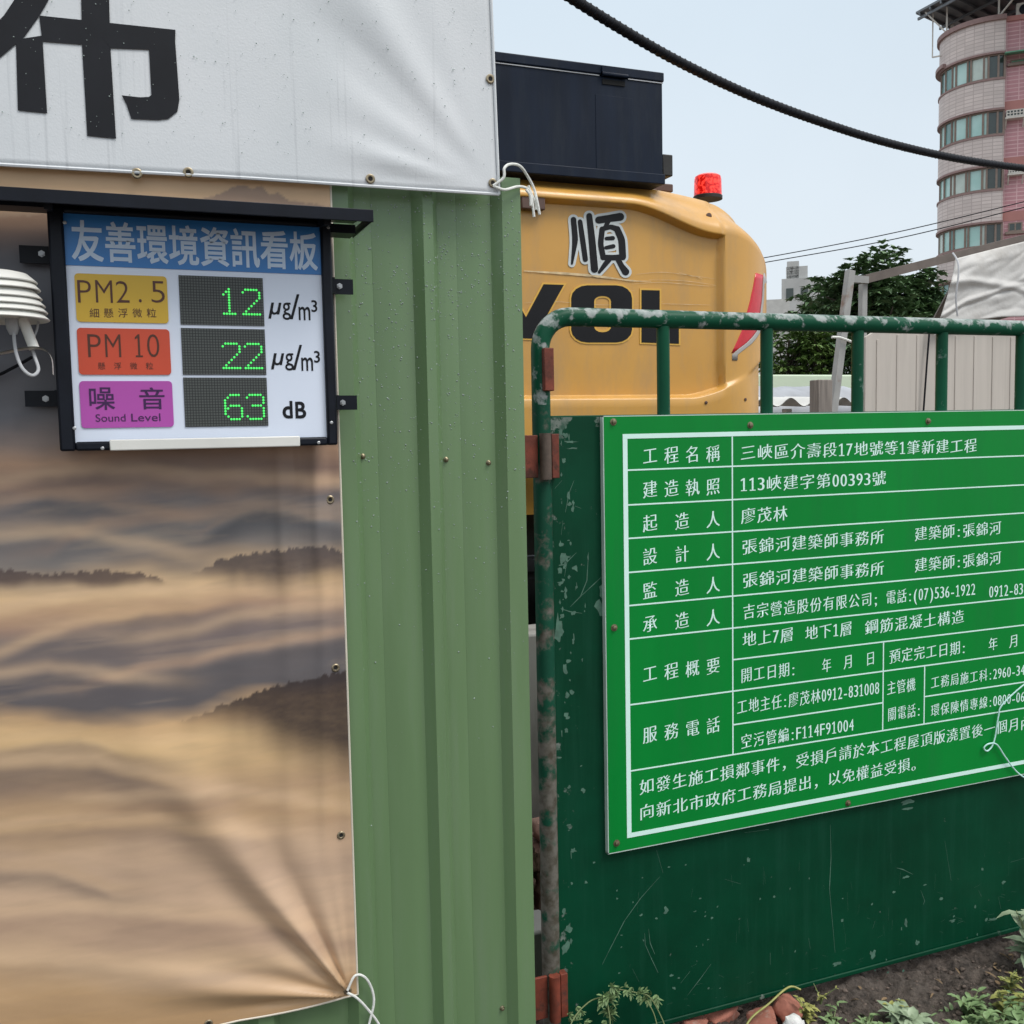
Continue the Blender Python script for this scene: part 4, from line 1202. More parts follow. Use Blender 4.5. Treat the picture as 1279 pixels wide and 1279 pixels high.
row('廖茂林', Z6, 405, 553, 357)
row('張錦河建築師事務所', Z6, 408, 850, 452)
row('建築師:張錦河', Z6, 940, 1210, 412)
row('張錦河建築師事務所', Z6, 410, 850, 555)
row('建築師:張錦河', Z6, 940, 1210, 508)
row('吉宗營造股份有限公司;', Z6, 411, 832, 652, wide=0.92)
row('電話:(07)536-1922', Z6, 852, 1130, 608, wide=0.9)
row('0912-83', Z6, 1170, 1277, 590)
row('地上7層', Z7, 410, 572, 48)
row('地下1層', Z7, 603, 752, 28)
row('鋼筋混凝土構造', Z7, 787, 1096, 10)
row('開工日期:', Z7, 405, 578, 158)
for ch, a, yv in (('年', 655, 128), ('月', 722, 117), ('日', 790, 107)): row(ch, Z7, a, a+32, yv)
row('預定完工日期:', Z7, 862, 1102, 100)
for ch, a, yv in (('年', 1168, 62), ('月', 1232, 53)): row(ch, Z7, a, a+31, yv)
row('工地主任:廖茂林0912-831008', Z7, 393, 834, 256, wide=0.92)
row('空污管編:F114F91004', Z7, 405, 756, 362, wide=0.92)
row('主管機', Z7, 855, 946, 197); row('關電話:', Z7, 857, 962, 278, wide=0.9)
row('工務局施工科:2960-34', Z7, 990, 1281, 180, h=0.033, wide=0.9); row('環保陳情專線:0800-06', Z7, 990, 1281, 266, h=0.033, wide=0.9)
row('如發生施工損鄰事件，受損戶請於本工程屋頂版澆置後一個月內', Z7, 92, 1300, 502)
row('向新北市政府工務局提出，以免權益受損。', Z7, 92, 970, 580)
for x, y in ((766, 527), (937, 531), (1159, 526), (767, 784), (770, 1053), (1059, 1003)):
    p = P(x, y, NY)
    mb = MB(); mb.lathe([(0.0085, 0), (0.0085, 0.0012), (0.0052, 0.0018), (0.0052, 0.006), (0.003, 0.007)], (p[0], NY, p[2]), (0, -1, 0), 12)
    mb.build('screw', M['screw'], sign)
rope([P(1300, 842, 0.05), P(1279, 855, 0.06), P(1252, 880, 0.068), P(1247, 895, 0.070), P(1243, 920, 0.070), P(1239, 932, 0.070), P(1233, 938, 0.070), P(1229, 934, 0.070), P(1235, 929, 0.068), P(1245, 930, 0.07), P(1256, 946, 0.07),
      P(1270, 964, 0.07), P(1285, 974, 0.06), P(1310, 985, 0.03)], 0.0021, M['rope_mint'], 'string', 'thin mint green string with a small loop hanging across the notice board')

# ================================================================== EXCAVATOR
EY = 1.2
Xc = PX(902, 400, EY); RC = 0.31; Xl = 2*1.25-Xc
z_top_e = PZ(800, 229, EY); z_b = PZ(760, 640, EY)
exc = thing('excavator', (1.25, EY+2.0, 0.0), 'yellow excavator seen from behind, its counterweight above the green gate', 'excavator')
Lr = Xc-Xl; La = RC*math.pi/2; Ls = 0.9
def plan(u, off):                            # u measured from the rear face centre line: returns x, y at outward offset
    s_ = 1 if u >= 0 else -1; a = abs(u)
    cx = 1.25; half = Lr/2
    if a <= half: return cx+s_*a, EY-off
    a -= half
    if a <= La:
        t = a/RC
        return cx+s_*(half+(RC+off)*math.sin(t)), EY+RC-(RC+off)*math.cos(t)
    a -= La
    return cx+s_*(half+RC+off), EY+RC+a
def ztop(u):
    a = abs(u)-Lr/2
    if a < -0.30: return z_top_e
    if a < 0: return z_top_e-0.035*((a+0.30)/0.30)**1.5
    return z_top_e-0.035-0.18*min(1, a/La)**1.2
Zr = lambda y: PZ(760, y, EY)
zR0, zR1 = Zr(492), Zr(256)                  # recess between the lower band and the top lip
us = sorted(set([0.0]+[s_*a for s_ in (-1, 1) for a in list(np.linspace(0.03, Lr/2-0.06, 34))+list(np.linspace(Lr/2-0.05, Lr/2+0.02, 12))+list(np.linspace(Lr/2+0.04, Lr/2+La, 22))+list(np.linspace(Lr/2+La+0.05, Lr/2+La+Ls, 6))]))
def sm(a, b_, x):
    t = min(1, max(0, (x-a)/(b_-a))); return t*t*(3-2*t)
def recess_lo(u):
    a = abs(u)-(Lr/2-0.16)
    return zR0 + (0.19*min(1.0, a/0.46)**1.5 if a > 0 else 0)
def lip_z(u):
    return zR1 - 0.085*sm(Lr/2-0.40, Lr/2-0.03, abs(u)) - 0.13*sm(Lr/2, Lr/2+La*0.8, abs(u))
def off_at(u, z):
    zt_ = ztop(u); lip = lip_z(u); lo = recess_lo(u)
    w_ = 1-sm(Lr/2-0.03, Lr/2-0.006, abs(u))
    o_ = 0.030*(1-w_)                        # the corner stands proud of the recessed rear face
    o_ -= 0.030*w_*(1-sm(lo, lo+0.10, z))*(sm(lo-0.02, lo, z)) + 0.02*w_*sm(lip-0.08, lip-0.015, z)*(1-sm(lip-0.012, lip, z))
    band = 0.045-0.05*sm(Lr/2-0.05, Lr/2+0.35, abs(u))
    o_ += (band-o_)*(1-sm(lo-0.022, lo+0.004, z))
    o_ = max(o_, (0.040-0.010*(1-w_))*sm(lip-0.012, lip+0.002, z))
    o_ -= 0.10*sm(lip+0.006, zt_+0.004, z)**1.25          # bevel running back to the deck
    o_ -= 0.12*(1-sm(z_b-0.01, z_b+0.20, z))
    return o_
mb = MB()
rows = []
for u in us:
    zt_ = ztop(u); lip = lip_z(u); lo = recess_lo(u)
    zl = list(np.linspace(z_b, lo-0.022, 14, endpoint=False))+list(np.linspace(lo-0.022, lo+0.004, 7, endpoint=False))+list(np.linspace(lo+0.004, lip-0.014, 30, endpoint=False))+list(np.linspace(lip-0.014, lip+0.006, 7, endpoint=False))+list(np.linspace(lip+0.006, max(zt_, lip+0.02), 9))
    rows.append([(*plan(u, off_at(u, z)), z) for z in zl])
mb.grid(rows)
deck = [[rows[i][-1], (rows[i][-1][0]*0.97+1.25*0.03, rows[i][-1][1]+0.03, rows[i][-1][2]+0.012), (1.25+(rows[i][-1][0]-1.25)*0.55, EY+RC+0.5, z_top_e+0.015)] for i in range(len(us))]
mb.grid(deck)
mb.build('counterweight', M['yellow'], exc, angle=38)
mb = MB(); mb.box(-0.1, 2.6, EY+RC+Ls-0.05, EY+3.0, z_b+0.02, z_b+0.75); mb.build('engine_hood', M['yellow'], exc, bevel=0.05)
mb = MB(); mb.box(-0.05, 2.55, EY+0.35, EY+3.4, z_b-0.18, z_b+0.019); mb.build('turntable_deck', M['dark_iron'], exc)
mb = MB(); mb.lathe([(0.55, 0), (0.55, 0.2)], (1.25, EY+2.2, z_b-0.38), (0, 0, 1), 32); mb.build('slew_ring', M['dark_iron'], exc)
mb = MB(); mb.box(0.45, 2.05, EY+1.2, EY+3.2, 0.45, z_b-0.38); mb.build('undercarriage', M['dark_iron'], exc, bevel=0.03)
for x0_ in (-0.05, 1.95):
    mb = MB()
    pr = []
    for k in range(28):
        a = 2*math.pi*k/28
        pr.append((EY+2.2+(1.25 if math.cos(a) >= 0 else -1.25)+0.38*math.cos(a), 0.40+0.38*math.sin(a)))
    n_ = len(pr)
    mb.add([(x0_, a, c) for a, c in pr]+[(x0_+0.55, a, c) for a, c in pr], [tuple(range(n_)), tuple(range(2*n_-1, n_-1, -1))]+[(i, n_+i, n_+(i+1) % n_, (i+1) % n_) for i in range(n_)])
    for k in range(30):
        t = (k+0.5)/30*4.99
        pos = t if t < 2.5 else t-2.5
        yv = EY+0.95+pos
        mb.box(x0_-0.01, x0_+0.56, yv-0.02, yv+0.02, 0.0 if t < 2.5 else 0.775, 0.025 if t < 2.5 else 0.80)
    mb.build('track', M['dark_iron'], exc, fix=True)
mb = MB(); mb.box(-0.05, 0.95, EY+2.3, EY+3.9, z_b+0.02, z_b+0.75)
mb.box(-0.05, 0.95, EY+2.3, EY+3.7, z_b+1.42, z_b+1.5)
for xx in (-0.05, 0.89):
    for yv in (EY+2.3, EY+3.64): mb.box(xx, xx+0.06, yv, yv+0.06, z_b+0.75, z_b+1.42)
cabo = mb.build('cab', M['yellow'], exc, bevel=0.02)
mb = MB(); mb.box(-0.03, 0.93, EY+2.33, EY+3.67, z_b+0.755, z_b+1.415); mb.build('cab_window', M['glass_dark'], cabo)
mb = MB(); mb.bar((1.4, EY+2.8, z_b+0.5), (1.4, EY+5.3, z_b+0.95), 0.35, 0.45); mb.bar((1.4, EY+5.2, z_b+0.95), (1.4, EY+6.6, 0.7), 0.3, 0.35)
mb.build('boom', M['yellow'], exc, bevel=0.02)
# decals on the rear face
dY = EY-0.0025
def dpoly(L): return [(PX(a, b_, EY), PZ(a, b_, EY)) for a, b_ in L]
K4 = 340/1279.0
C4 = lambda L: [(640+a*K4, 220+b_*K4) for a, b_ in L]
C5 = lambda L: [(640+a*K4, 340+b_*K4) for a, b_ in L]
STR = [([(285, 205), (294, 300), (278, 412)], [26, 27, 10]), ([(316, 215), (328, 300), (341, 392)], [22, 25, 24]), ([(359, 188), (372, 300), (384, 438)], [28, 32, 34]),
       ([(404, 207), (450, 200), (504, 192)], [34, 34, 38]), ([(450, 210), (432, 244)], [22, 18]), ([(420, 250), (412, 320), (424, 378)], [26, 26, 26]), ([(424, 248), (460, 238), (490, 250)], [22, 22, 28]),
       ([(490, 250), (512, 300), (516, 380)], [30, 32, 32]), ([(440, 294), (470, 292)], [17, 20]), ([(438, 337), (472, 330)], [17, 20]), ([(424, 382), (470, 384), (514, 380)], [26, 26, 26]),
       ([(452, 392), (430, 420), (406, 452)], [26, 22, 14]), ([(492, 388), (512, 425), (530, 450)], [24, 26, 34])]
mb = MB()
for i, (pp, ww) in enumerate(STR): mb.prism(dpoly(C4(stroke(pp, [w_+24 for w_ in ww]))), dY-0.0001*i*0.2, dY+0.0020)
o = mb.build('white_outline', M['decal_white'], exc)
mb = MB()
for i, (pp, ww) in enumerate(STR): mb.prism(dpoly(C4(stroke(pp, ww))), dY-0.0012-0.00002*i, dY-0.0006)
mb.build('brush_character', M['decal_black'], o)
def oct_(x0, x1, y0, y1, cx_, cy_, k=5):
    L = []
    for ox_, oy_, a0 in ((x1-cx_, y0+cy_, -90), (x1-cx_, y1-cy_, 0), (x0+cx_, y1-cy_, 90), (x0+cx_, y0+cy_, 180)):
        for q in range(k):
            a = R(a0+90*q/(k-1)); L.append((ox_+cx_*math.cos(a), oy_+cy_*math.sin(a)))
    return L
def ring(mb, outer, inner, y0, y1, mi=0):
    n_ = len(outer)
    for i in range(n_):
        j = (i+1) % n_
        mb.prism([outer[i], outer[j], inner[j], inner[i]], y0, y1, mi)
Vp = [(145, 57), (240, 60), (100, 312), (42, 310), (-118, 52), (-24, 54), (62, 212)]
Op, Oi = oct_(275, 560, 62, 330, 75, 60), oct_(382, 462, 112, 282, 36, 26)
Lp = [(605, 84), (690, 86), (690, 256), (780, 257), (780, 336), (605, 330)]
def grow(L, d):
    n_ = len(L); o_ = []
    A = sum(L[i][0]*L[(i+1) % n_][1]-L[(i+1) % n_][0]*L[i][1] for i in range(n_))
    sg = 1 if A > 0 else -1
    for i in range(n_):
        a, b_, c = np.array(L[i-1], float), np.array(L[i], float), np.array(L[(i+1) % n_], float)
        e1 = (b_-a)/np.hypot(*(b_-a)); e2 = (c-b_)/np.hypot(*(c-b_))
        n1 = np.array([e1[1], -e1[0]])*sg; n2 = np.array([e2[1], -e2[0]])*sg
        m_ = n1+n2; m_ /= max(0.5, (m_@m_)/2)
        o_.append(tuple(b_+m_*d))
    return o_
mb = MB()
for L in (Vp, Lp): mb.prism(dpoly(C5(grow(L, 8))), dY, dY+0.002)
ring(mb, dpoly(C5(grow(Op, 8))), dpoly(C5(grow(Oi, -8))), dY, dY+0.002)
o = mb.build('letter_outline', M['decal_yellow'], exc)
mb = MB()
for L in (Vp, Lp): mb.prism(dpoly(C5(L)), dY-0.0012, dY-0.0004)
ring(mb, dpoly(C5(Op)), dpoly(C5(Oi)), dY-0.0012, dY-0.0004)
mb.build('lettering', M['decal_black'], o)
mb = MB()
def scuff(pts, w_):
    q = cat([P(x, y, EY) for x, y in C4(pts)], 5)
    n_ = len(q); g_ = []
    for i in range(n_):
        t = i/(n_-1); ww = w_*(0.15+0.85*math.sin(math.pi*min(1, t*0.9+0.08)))*random.uniform(0.6, 1.2)
        g_.append([(q[i][0], dY-0.0003, q[i][2]-ww), (q[i][0], dY-0.0003, q[i][2]+ww)])
    mb.grid(g_)
scuff([(52, 446), (150, 452), (300, 462), (420, 474), (560, 492), (650, 494)], 0.0040)
for pp in ([(580, 462), (700, 452), (820, 465), (955, 484)], [(640, 488), (800, 492), (950, 512)], [(52, 596), (200, 590), (380, 604), (600, 606)], [(700, 600), (850, 604), (930, 606)], [(560, 508), (700, 500), (900, 516), (955, 515)],
           [(860, 470), (875, 478), (892, 484)], [(780, 452), (840, 470), (880, 476)]):
    scuff(pp, 0.0009)
mb.build('scuff', M['decal_scuff'], exc, angle=180)
# corner reflector laid on the curved corner
def u_at(xpx, ypx):
    best = None
    for u in np.linspace(Lr/2-0.1, Lr/2+La*0.75, 300):
        x, y = plan(u, 0.03)
        z = 1.6
        q = proj(np.array(x), np.array(y), np.array(PZ(760, ypx, EY)))
        d = abs(float(q[0])-xpx)
        if best is None or d < best[0]: best = (d, u, q[1])
    return best[1]
def zat(u, ypx):
    x, y = plan(u, 0.03); return PZ(float(proj(np.array(x), np.array(y), np.array(1.8))[0]), ypx, y)
def strip(rows_, off, name, mat):
    mb = MB(); g_ = []
    for yv, xa, xb in rows_:
        ua, ub = u_at(xa, yv), u_at(xb, yv)
        g_.append([(*plan(ua+(ub-ua)*k/6, off_at(ua+(ub-ua)*k/6, zat(ua, yv))+off), zat(ua, yv)) for k in range(7)])
    mb.grid(g_, flip=True)
    o = mb.build(name, mat, exc, angle=180)
    md = o.modifiers.new('thickness', 'SOLIDIFY'); md.thickness = 0.002; md.offset = -1
    return o
rlo = lambda y: np.interp(y, [340, 375, 412, 442], [944, 937, 927, 913]); rhi = lambda y: np.interp(y, [340, 375, 412, 425, 442], [953, 951, 946, 936, 914])
strip([(y, rlo(y), rhi(y)) for y in np.linspace(341, 441, 16)], 0.0012, 'reflector', M['reflector'])
strip([(y, rhi(y)+0.5, rhi(y)+np.interp(y, [340, 405, 430, 450], [2.0, 3, 8, 7])) for y in np.linspace(341, 450, 16)], 0.002, 'reflector_trim', M['trim_grey'])
for ex, ey, rr_ in ((890, 268, 0.011), (930, 499, 0.006), (700, 503, 0.006)):
    u_ = u_at(ex, ey); z_ = zat(u_, ey)
    q_ = plan(u_, off_at(u_, z_)); q2 = plan(u_, off_at(u_, z_)+0.1)
    mb = MB(); mb.lathe([(rr_, -0.002), (rr_, 0.003), (rr_*0.6, 0.004)], (q_[0], q_[1], z_), (q2[0]-q_[0], q2[1]-q_[1], 0), 10); mb.build('plug', M['brown_steel'], exc)
# beacon
bp = P(884, 243, EY+0.30)
bz = bp[2]; br2 = PX(899, 240, EY+0.30)-bp[0]
mb = MB(); mb.lathe([(br2*1.03, 0), (br2*1.03, 0.012), (br2, 0.014)], (bp[0], EY+0.30, bz-0.02), (0, 0, 1), 28)
bc = mb.build('beacon', M['dark_iron'], exc)
hb = PZ(884, 219, EY+0.30)-bz
mb = MB(); mb.lathe([(br2*0.98, -0.006), (br2*0.95, hb*0.75), (br2*0.90, hb*0.92), (br2*0.75, hb), (0.002, hb*1.02)], (bp[0], EY+0.30, bz), (0, 0, 1), 28)
mb.build('lens', M['beacon'], bc)
p = P(838, 229, EY+0.22)
mb = MB(); mb.box(PX(815, 235, EY+0.2), PX(841, 235, EY+0.2), EY+0.2, EY+0.5, PZ(830, 239, EY+0.2), PZ(830, 229, EY+0.2)); mb.build('mounting_block', M['brown_steel'], exc, bevel=0.004)
mb = MB(); mb.box(PX(650, 250, EY)-0.01, PX(676, 250, EY), EY-0.036, EY-0.005, PZ(660, 264, EY), PZ(660, 248, EY)); mb.build('latch_block', M['brown_steel'], exc, bevel=0.004)

# ================================================================== TOOLBOX ON THE EXCAVATOR
TY = EY-0.02
tx0, tx1 = PX(560, 55, TY), PX(829, 150, TY)
tz1 = PZ(740, 80, TY); tz0 = PZ(740, 224, TY)
tb = thing('toolbox', ((tx0+tx1)/2, TY+0.3, tz0), 'black steel toolbox sitting on top of the yellow excavator', 'toolbox')
mb = MB(); mb.box(tx0, tx1-0.004, TY, TY+0.6, tz0, tz1-0.034); mb.build('body', M['navy_steel'], tb, bevel=0.004)
mb = MB(); mb.box(tx0-0.004, tx1, TY-0.006, TY+0.606, tz1-0.032, tz1); lid = mb.build('lid', M['navy_steel'], tb, bevel=0.004)
mb = MB(); xa, xb = PX(750, 88, TY), PX(782, 92, TY)
mb.box(xa, xb, TY-0.014, TY-0.0065, tz1-0.036, tz1-0.006); mb.tube([(xa, TY-0.012, tz1-0.032), (xb, TY-0.012, tz1-0.032)], 0.007, 10); mb.build('hinge', M['navy_steel'], tb)
mb = MB(); mb.box(tx0, PX(748, 90, TY), TY-0.0035, TY-0.0005, tz1-0.0375, tz1-0.0345); mb.box(PX(784, 95, TY), tx1-0.004, TY-0.0035, TY-0.0005, tz1-0.0375, tz1-0.0345); mb.build('lid_highlight', M['cable_grey'], tb)  # pale grey strips standing in for the light catching under the lid
mb = MB(); mb.box(PX(752, 100, TY), PX(780, 103, TY), TY-0.004, TY-0.0005, PZ(760, 106, TY), PZ(760, 100, TY)); mb.build('latch_slot', M['black_hole'], tb)
mb = MB(); mb.box(tx0, tx1-0.002, TY-0.012, TY-0.0006, tz0+0.0, tz0+0.035); mb.build('base_rail', M['navy_steel'], tb, bevel=0.003)
mb = MB(); mb.box(PX(744, 150, TY), PX(790, 150, TY), TY-0.0016, TY-0.0006, tz0+0.037, tz1-0.10); mb.build('strap_plate', M['navy_steel'], tb, bevel=0.002)
mb = MB(); mb.box(tx1-0.002, tx1+0.040, TY+0.006, TY+0.10, PZ(834, 219, TY), PZ(834, 192, TY)); mb.build('side_latch', M['dark_iron'], tb, bevel=0.004)

# ================================================================== RUBBLE BEHIND AND UNDER THE GATE
def lump(mb, c, r, seed, sq=(1, 1, 1), sub=1):
    rs = random.Random(seed); bm = bmesh.new(); bmesh.ops.create_icosphere(bm, subdivisions=sub, radius=1)
    rot = Matrix.Rotation(rs.uniform(0, 6), 3, Vector((rs.random(), rs.random(), rs.random()+0.1)).normalized())
    vs = []
    for v in bm.verts:
        q = rot @ (v.co*rs.uniform(0.7, 1.15)); vs.append((c[0]+q.x*r*sq[0], c[1]+q.y*r*sq[1], c[2]+q.z*r*sq[2]))
    mb.add(vs, [tuple(v.index for v in f.verts) for f in bm.faces]); bm.free()
def brick(name, c, dims, rot, mat, label, group=None):
    mb = MB()
    M4 = Matrix.Translation(Vector(c)) @ Matrix.Rotation(rot[2], 4, 'Z') @ Matrix.Rotation(rot[0], 4, 'X') @ Matrix.Rotation(rot[1], 4, 'Y')
    n1, n2, n3 = 6, 4, 3
    bm = bmesh.new(); bmesh.ops.create_cube(bm, size=1.0)
    bmesh.ops.subdivide_edges(bm, edges=bm.edges, cuts=4, use_grid_fill=True)
    for v in bm.verts:
        q = v.co.copy()
        l_ = max(abs(q.x), abs(q.y))+abs(q.z)
        nse = (random.random()-0.5)*0.16
        k = 1+nse-(0.10 if (abs(q.x) > 0.48)+(abs(q.y) > 0.48)+(abs(q.z) > 0.48) >= 2 else 0)
        v.co = Vector((q.x*dims[0]*k, q.y*dims[1]*k, q.z*dims[2]*k))
    bm.verts.index_update()
    mb.add([M4 @ v.co for v in bm.verts], [tuple(v.index for v in f.verts) for f in bm.faces]); bm.free()
    return tag(mb.build(name, mat, angle=60), label, 'brick', group)
# old brick stack just inside the gate
bp0 = P(676, 1100, 0.55)
for k in range(6):
    zc = 0.0 + 0.035 + 0.07*k
    for s_ in range(2):
        brick('brick', (bp0[0]-0.10+s_*0.20+random.uniform(-0.015, 0.015), 0.62+random.uniform(-0.02, 0.02), zc), (0.19, 0.10, 0.066), (0, 0, random.uniform(-0.08, 0.08)), M['pink_brick'],
              'dusty pink brick in the stack seen through the gap beside the gate', 'stacked bricks behind the gate')
mb = MB(); mb.box(bp0[0]-0.30, bp0[0]+0.30, 0.72, 0.86, 0.0, 0.95)
tag(mb.build('low_wall', M['concrete'], bevel=0.01), 'grey concrete wall stub behind the stacked pink bricks', 'wall')
mb = MB(); q0 = P(664, 1255, 0.36); mb.box(q0[0]-0.12, q0[0]+0.07, 0.34, 0.46, -0.02, 0.24)
tag(mb.build('concrete_block', M['concrete'], bevel=0.008), 'grey concrete block at the foot of the gate post', 'block')
for (x, y), dims, rot, lab in (((985, 1263), (0.095, 0.07, 0.05), (0.5, 0.35, 0.6), 'red broken brick tilted up beside the white lump'), ((899, 1268), (0.085, 0.06, 0.04), (0.2, -0.3, 0.2), 'red broken brick below the gate edge near the weed'),
                               ((952, 1279), (0.09, 0.07, 0.045), (-0.3, 0.15, 1.1), 'red broken brick lying flat between two tilted ones'), ((868, 1284), (0.07, 0.06, 0.04), (0.1, 0.2, 0.9), 'small red broken brick furthest left under the gate')):
    g_ = G(x, y, 0.03)
    brick('broken_brick', (g_[0], g_[1], 0.035), dims, rot, M['brick'], lab)
mb = MB(); g_ = G(984, 1274, 0.06); lump(mb, (g_[0], g_[1]-0.02, 0.065), 0.024, 3, (1.2, 0.9, 0.75), 2); lump(mb, (g_[0]+0.02, g_[1]-0.02, 0.055), 0.016, 4, (1, 1, 0.8), 2)
tag(mb.build('plaster_lump', M['white_lump'], angle=50), 'white plaster lump resting against the tilted red brick', 'rubble')
mb = MB()
for k in range(2600):
    x = random.uniform(1.1, 2.9); y = random.uniform(-0.45, 0.45)
    if 0.07 < y < 0.13: continue
    r_ = random.choice((0.003, 0.003, 0.004, 0.005, 0.006, 0.009))*random.uniform(0.7, 1.3)
    lump(mb, (x, y, float(ground_z(x, y))+r_*0.3), r_, k, (1.2, 1, 0.75), 1)
tag(mb.build('soil_clods', M['clod'], angle=60), 'loose clods of dark soil under the gate', 'soil', kind='stuff')

# ================================================================== WEEDS
def leaf(mb, p, d, L, W, droop=0.3, mi=0, seg=3):
    p = Vector(p); d = Vector(d).normalized(); s_ = d.cross(Vector((0, 0, 1)))
    if s_.length < 0.05: s_ = Vector((1, 0, 0))
    s_.normalize(); up = s_.cross(d)
    g_ = []
    for i in range(seg+1):
        t = i/seg; c = p + d*L*t - Vector((0, 0, 1))*droop*L*t*t
        w_ = W*math.sin(math.pi*min(1, 0.12+0.88*t))**0.8*0.5 if t < 1 else 0.0005
        g_.append([c-s_*w_+up*w_*0.35, c, c+s_*w_+up*w_*0.35])
    mb.grid(g_, mi)
def weed(loc, h, nst, lsize, mat, label, lean=(0, 0), lw=0.5, dens=6, name='weed', spread=0.5, lobed=False, seed=1):
    rs = random.Random(seed)
    t = thing(name, loc, label, 'weed')
    ms = MB(); ml = MB()
    for k in range(nst):
        a = rs.uniform(0, 2*math.pi); sp_ = rs.uniform(0.2, 1)*spread
        pts = []
        hh = h*rs.uniform(0.55, 1.05)
        for i in range(6):
            q = i/5
            pts.append(Vector(loc)+Vector((math.cos(a)*sp_*hh*q*q+lean[0]*q*hh, math.sin(a)*sp_*hh*q*q+lean[1]*q*hh, hh*q)))
        ms.tube(pts, [0.0024*(1-0.6*i/5) for i in range(6)], 6)
        for i in range(dens):
            q = 0.2+0.8*(i+rs.random())/dens; f_ = min(4.999, q*5); i0 = int(f_)
            pp = pts[i0].lerp(pts[i0+1], f_-i0)
            for s_ in (0, 1) if not lobed else (0, 1, 2):
                b_ = rs.uniform(0, 2*math.pi)
                d = Vector((math.cos(b_), math.sin(b_)*1.0, rs.uniform(0.0, 0.8)))
                l_ = lsize*rs.uniform(0.6, 1.15)
                if lobed:
                    for dv in (-0.6, 0, 0.6):
                        d2 = Vector((math.cos(b_+dv), math.sin(b_+dv), d.z)); leaf(ml, pp, d2, l_*(1 if dv == 0 else 0.75), l_*lw*0.8, rs.uniform(0.1, 0.5))
                else:
                    leaf(ml, pp, d, l_, l_*lw, rs.uniform(0.1, 0.6))
    ms.build('stem', M['stem'], t, angle=80); ml.build('foliage', mat, t, angle=80)
    return t
def gpt(x, y, z=0.0):
    g_ = G(x, y, z); return (float(g_[0]), float(g_[1]), float(ground_z(g_[0], g_[1]))-0.005)
weed(gpt(1288, 1215, 0.02), 0.20, 4, 0.075, M['leaf_pale'], 'pale broad-leaved weed standing tall by the gate at the right edge', lw=0.42, dens=4, seed=3, spread=0.45)
weed(gpt(1140, 1283, 0.02), 0.06, 6, 0.055, M['leaf_pale'], 'low pale weed with toothed leaves on the bare soil', lw=0.55, dens=2, lobed=True, seed=5, spread=1.0)
weed(gpt(1195, 1292, 0.02), 0.05, 6, 0.04, M['leaf_weed'], 'low green weed between the pale weed and the yellowing one', lw=0.6, dens=3, seed=7, spread=1.1)
weed(gpt(1255, 1262, 0.02), 0.075, 8, 0.032, M['leaf_yellow'], 'small yellowing weed beneath the tall pale one', lw=0.55, dens=4, seed=8, spread=0.9)
weed(gpt(1275, 1290, 0.02), 0.07, 9, 0.038, M['leaf_weed'], 'dense green weed at the right edge below the yellowing weed', lw=0.6, dens=4, seed=9, spread=1.0)
weed(gpt(1070, 1292, 0.02), 0.05, 7, 0.028, M['leaf_weed'], 'thin curled green weed right of the white lump', lw=0.4, dens=3, seed=10, spread=1.2)
weed(gpt(1008, 1278, 0.02), 0.075, 6, 0.022, M['leaf_yellow'], 'mossy yellow-green weed directly beside the tilted brick', lw=0.5, dens=5, seed=11, spread=0.5)
weed(gpt(1100, 1300, 0.02), 0.055, 7, 0.034, M['leaf_weed'], 'low green weed left of the low pale weed', lw=0.5, dens=3, seed=15, spread=1.2)
weed(gpt(1222, 1285, 0.02), 0.065, 8, 0.036, M['leaf_weed'], 'fresh green weed in front of the yellowing weed', lw=0.55, dens=4, seed=16, spread=1.0)
weed(gpt(1262, 1236, 0.02), 0.06, 6, 0.026, M['leaf_yellow'], 'small yellow-green weed directly under the tall pale weed', lw=0.5, dens=3, seed=17, spread=0.9)
weed(gpt(1040, 1285, 0.02), 0.05, 6, 0.024, M['leaf_weed'], 'thin green weed closest to the mossy one by the brick', lw=0.4, dens=3, seed=18, spread=1.3)
weed(gpt(1025, 1262, 0.02), 0.055, 4, 0.014, M['leaf_yellow'], 'wispy yellow-green sprig behind the mossy weed', lw=0.4, dens=3, seed=19, spread=0.9)
for k, (x_, y_, h_, l_, mt_, lab_) in enumerate(((1085, 1288, 0.07, 0.03, 'leaf_weed', 'sprawling green weed at the bottom edge beneath the bare soil'),
        (1210, 1262, 0.075, 0.04, 'leaf_weed', 'mid green weed in the middle of the corner growth'), (1240, 1292, 0.085, 0.045, 'leaf_weed', 'leafy green weed at the bottom edge near the corner'),
        (1272, 1268, 0.08, 0.034, 'leaf_weed', 'dark green weed at the right edge above the corner'), (1120, 1272, 0.05, 0.03, 'leaf_yellow', 'straggly yellow-green weed left of the toothed pale weed'))):
    weed(gpt(x_, y_, 0.02), h_*0.9, 8, l_*0.72, M[mt_], lab_, lw=0.45, dens=4, seed=60+k, spread=1.1)
ml = MB(); rs = random.Random(55)
for k in range(320):
    x, y = rs.uniform(1.15, 2.7), rs.uniform(-0.4, 0.30)
    if 0.06 < y < 0.14: continue
    b_ = rs.uniform(0, 6.28); leaf(ml, (x, y, float(ground_z(x, y))+0.004), (math.cos(b_), math.sin(b_), rs.uniform(-0.1, 0.25)), rs.uniform(0.012, 0.034), rs.uniform(0.003, 0.013), rs.uniform(-0.2, 0.4))
tag(ml.build('leaf_litter', M['dead_leaf'], angle=80), 'dead brown leaves and straw scattered on the soil', 'litter', kind='stuff')
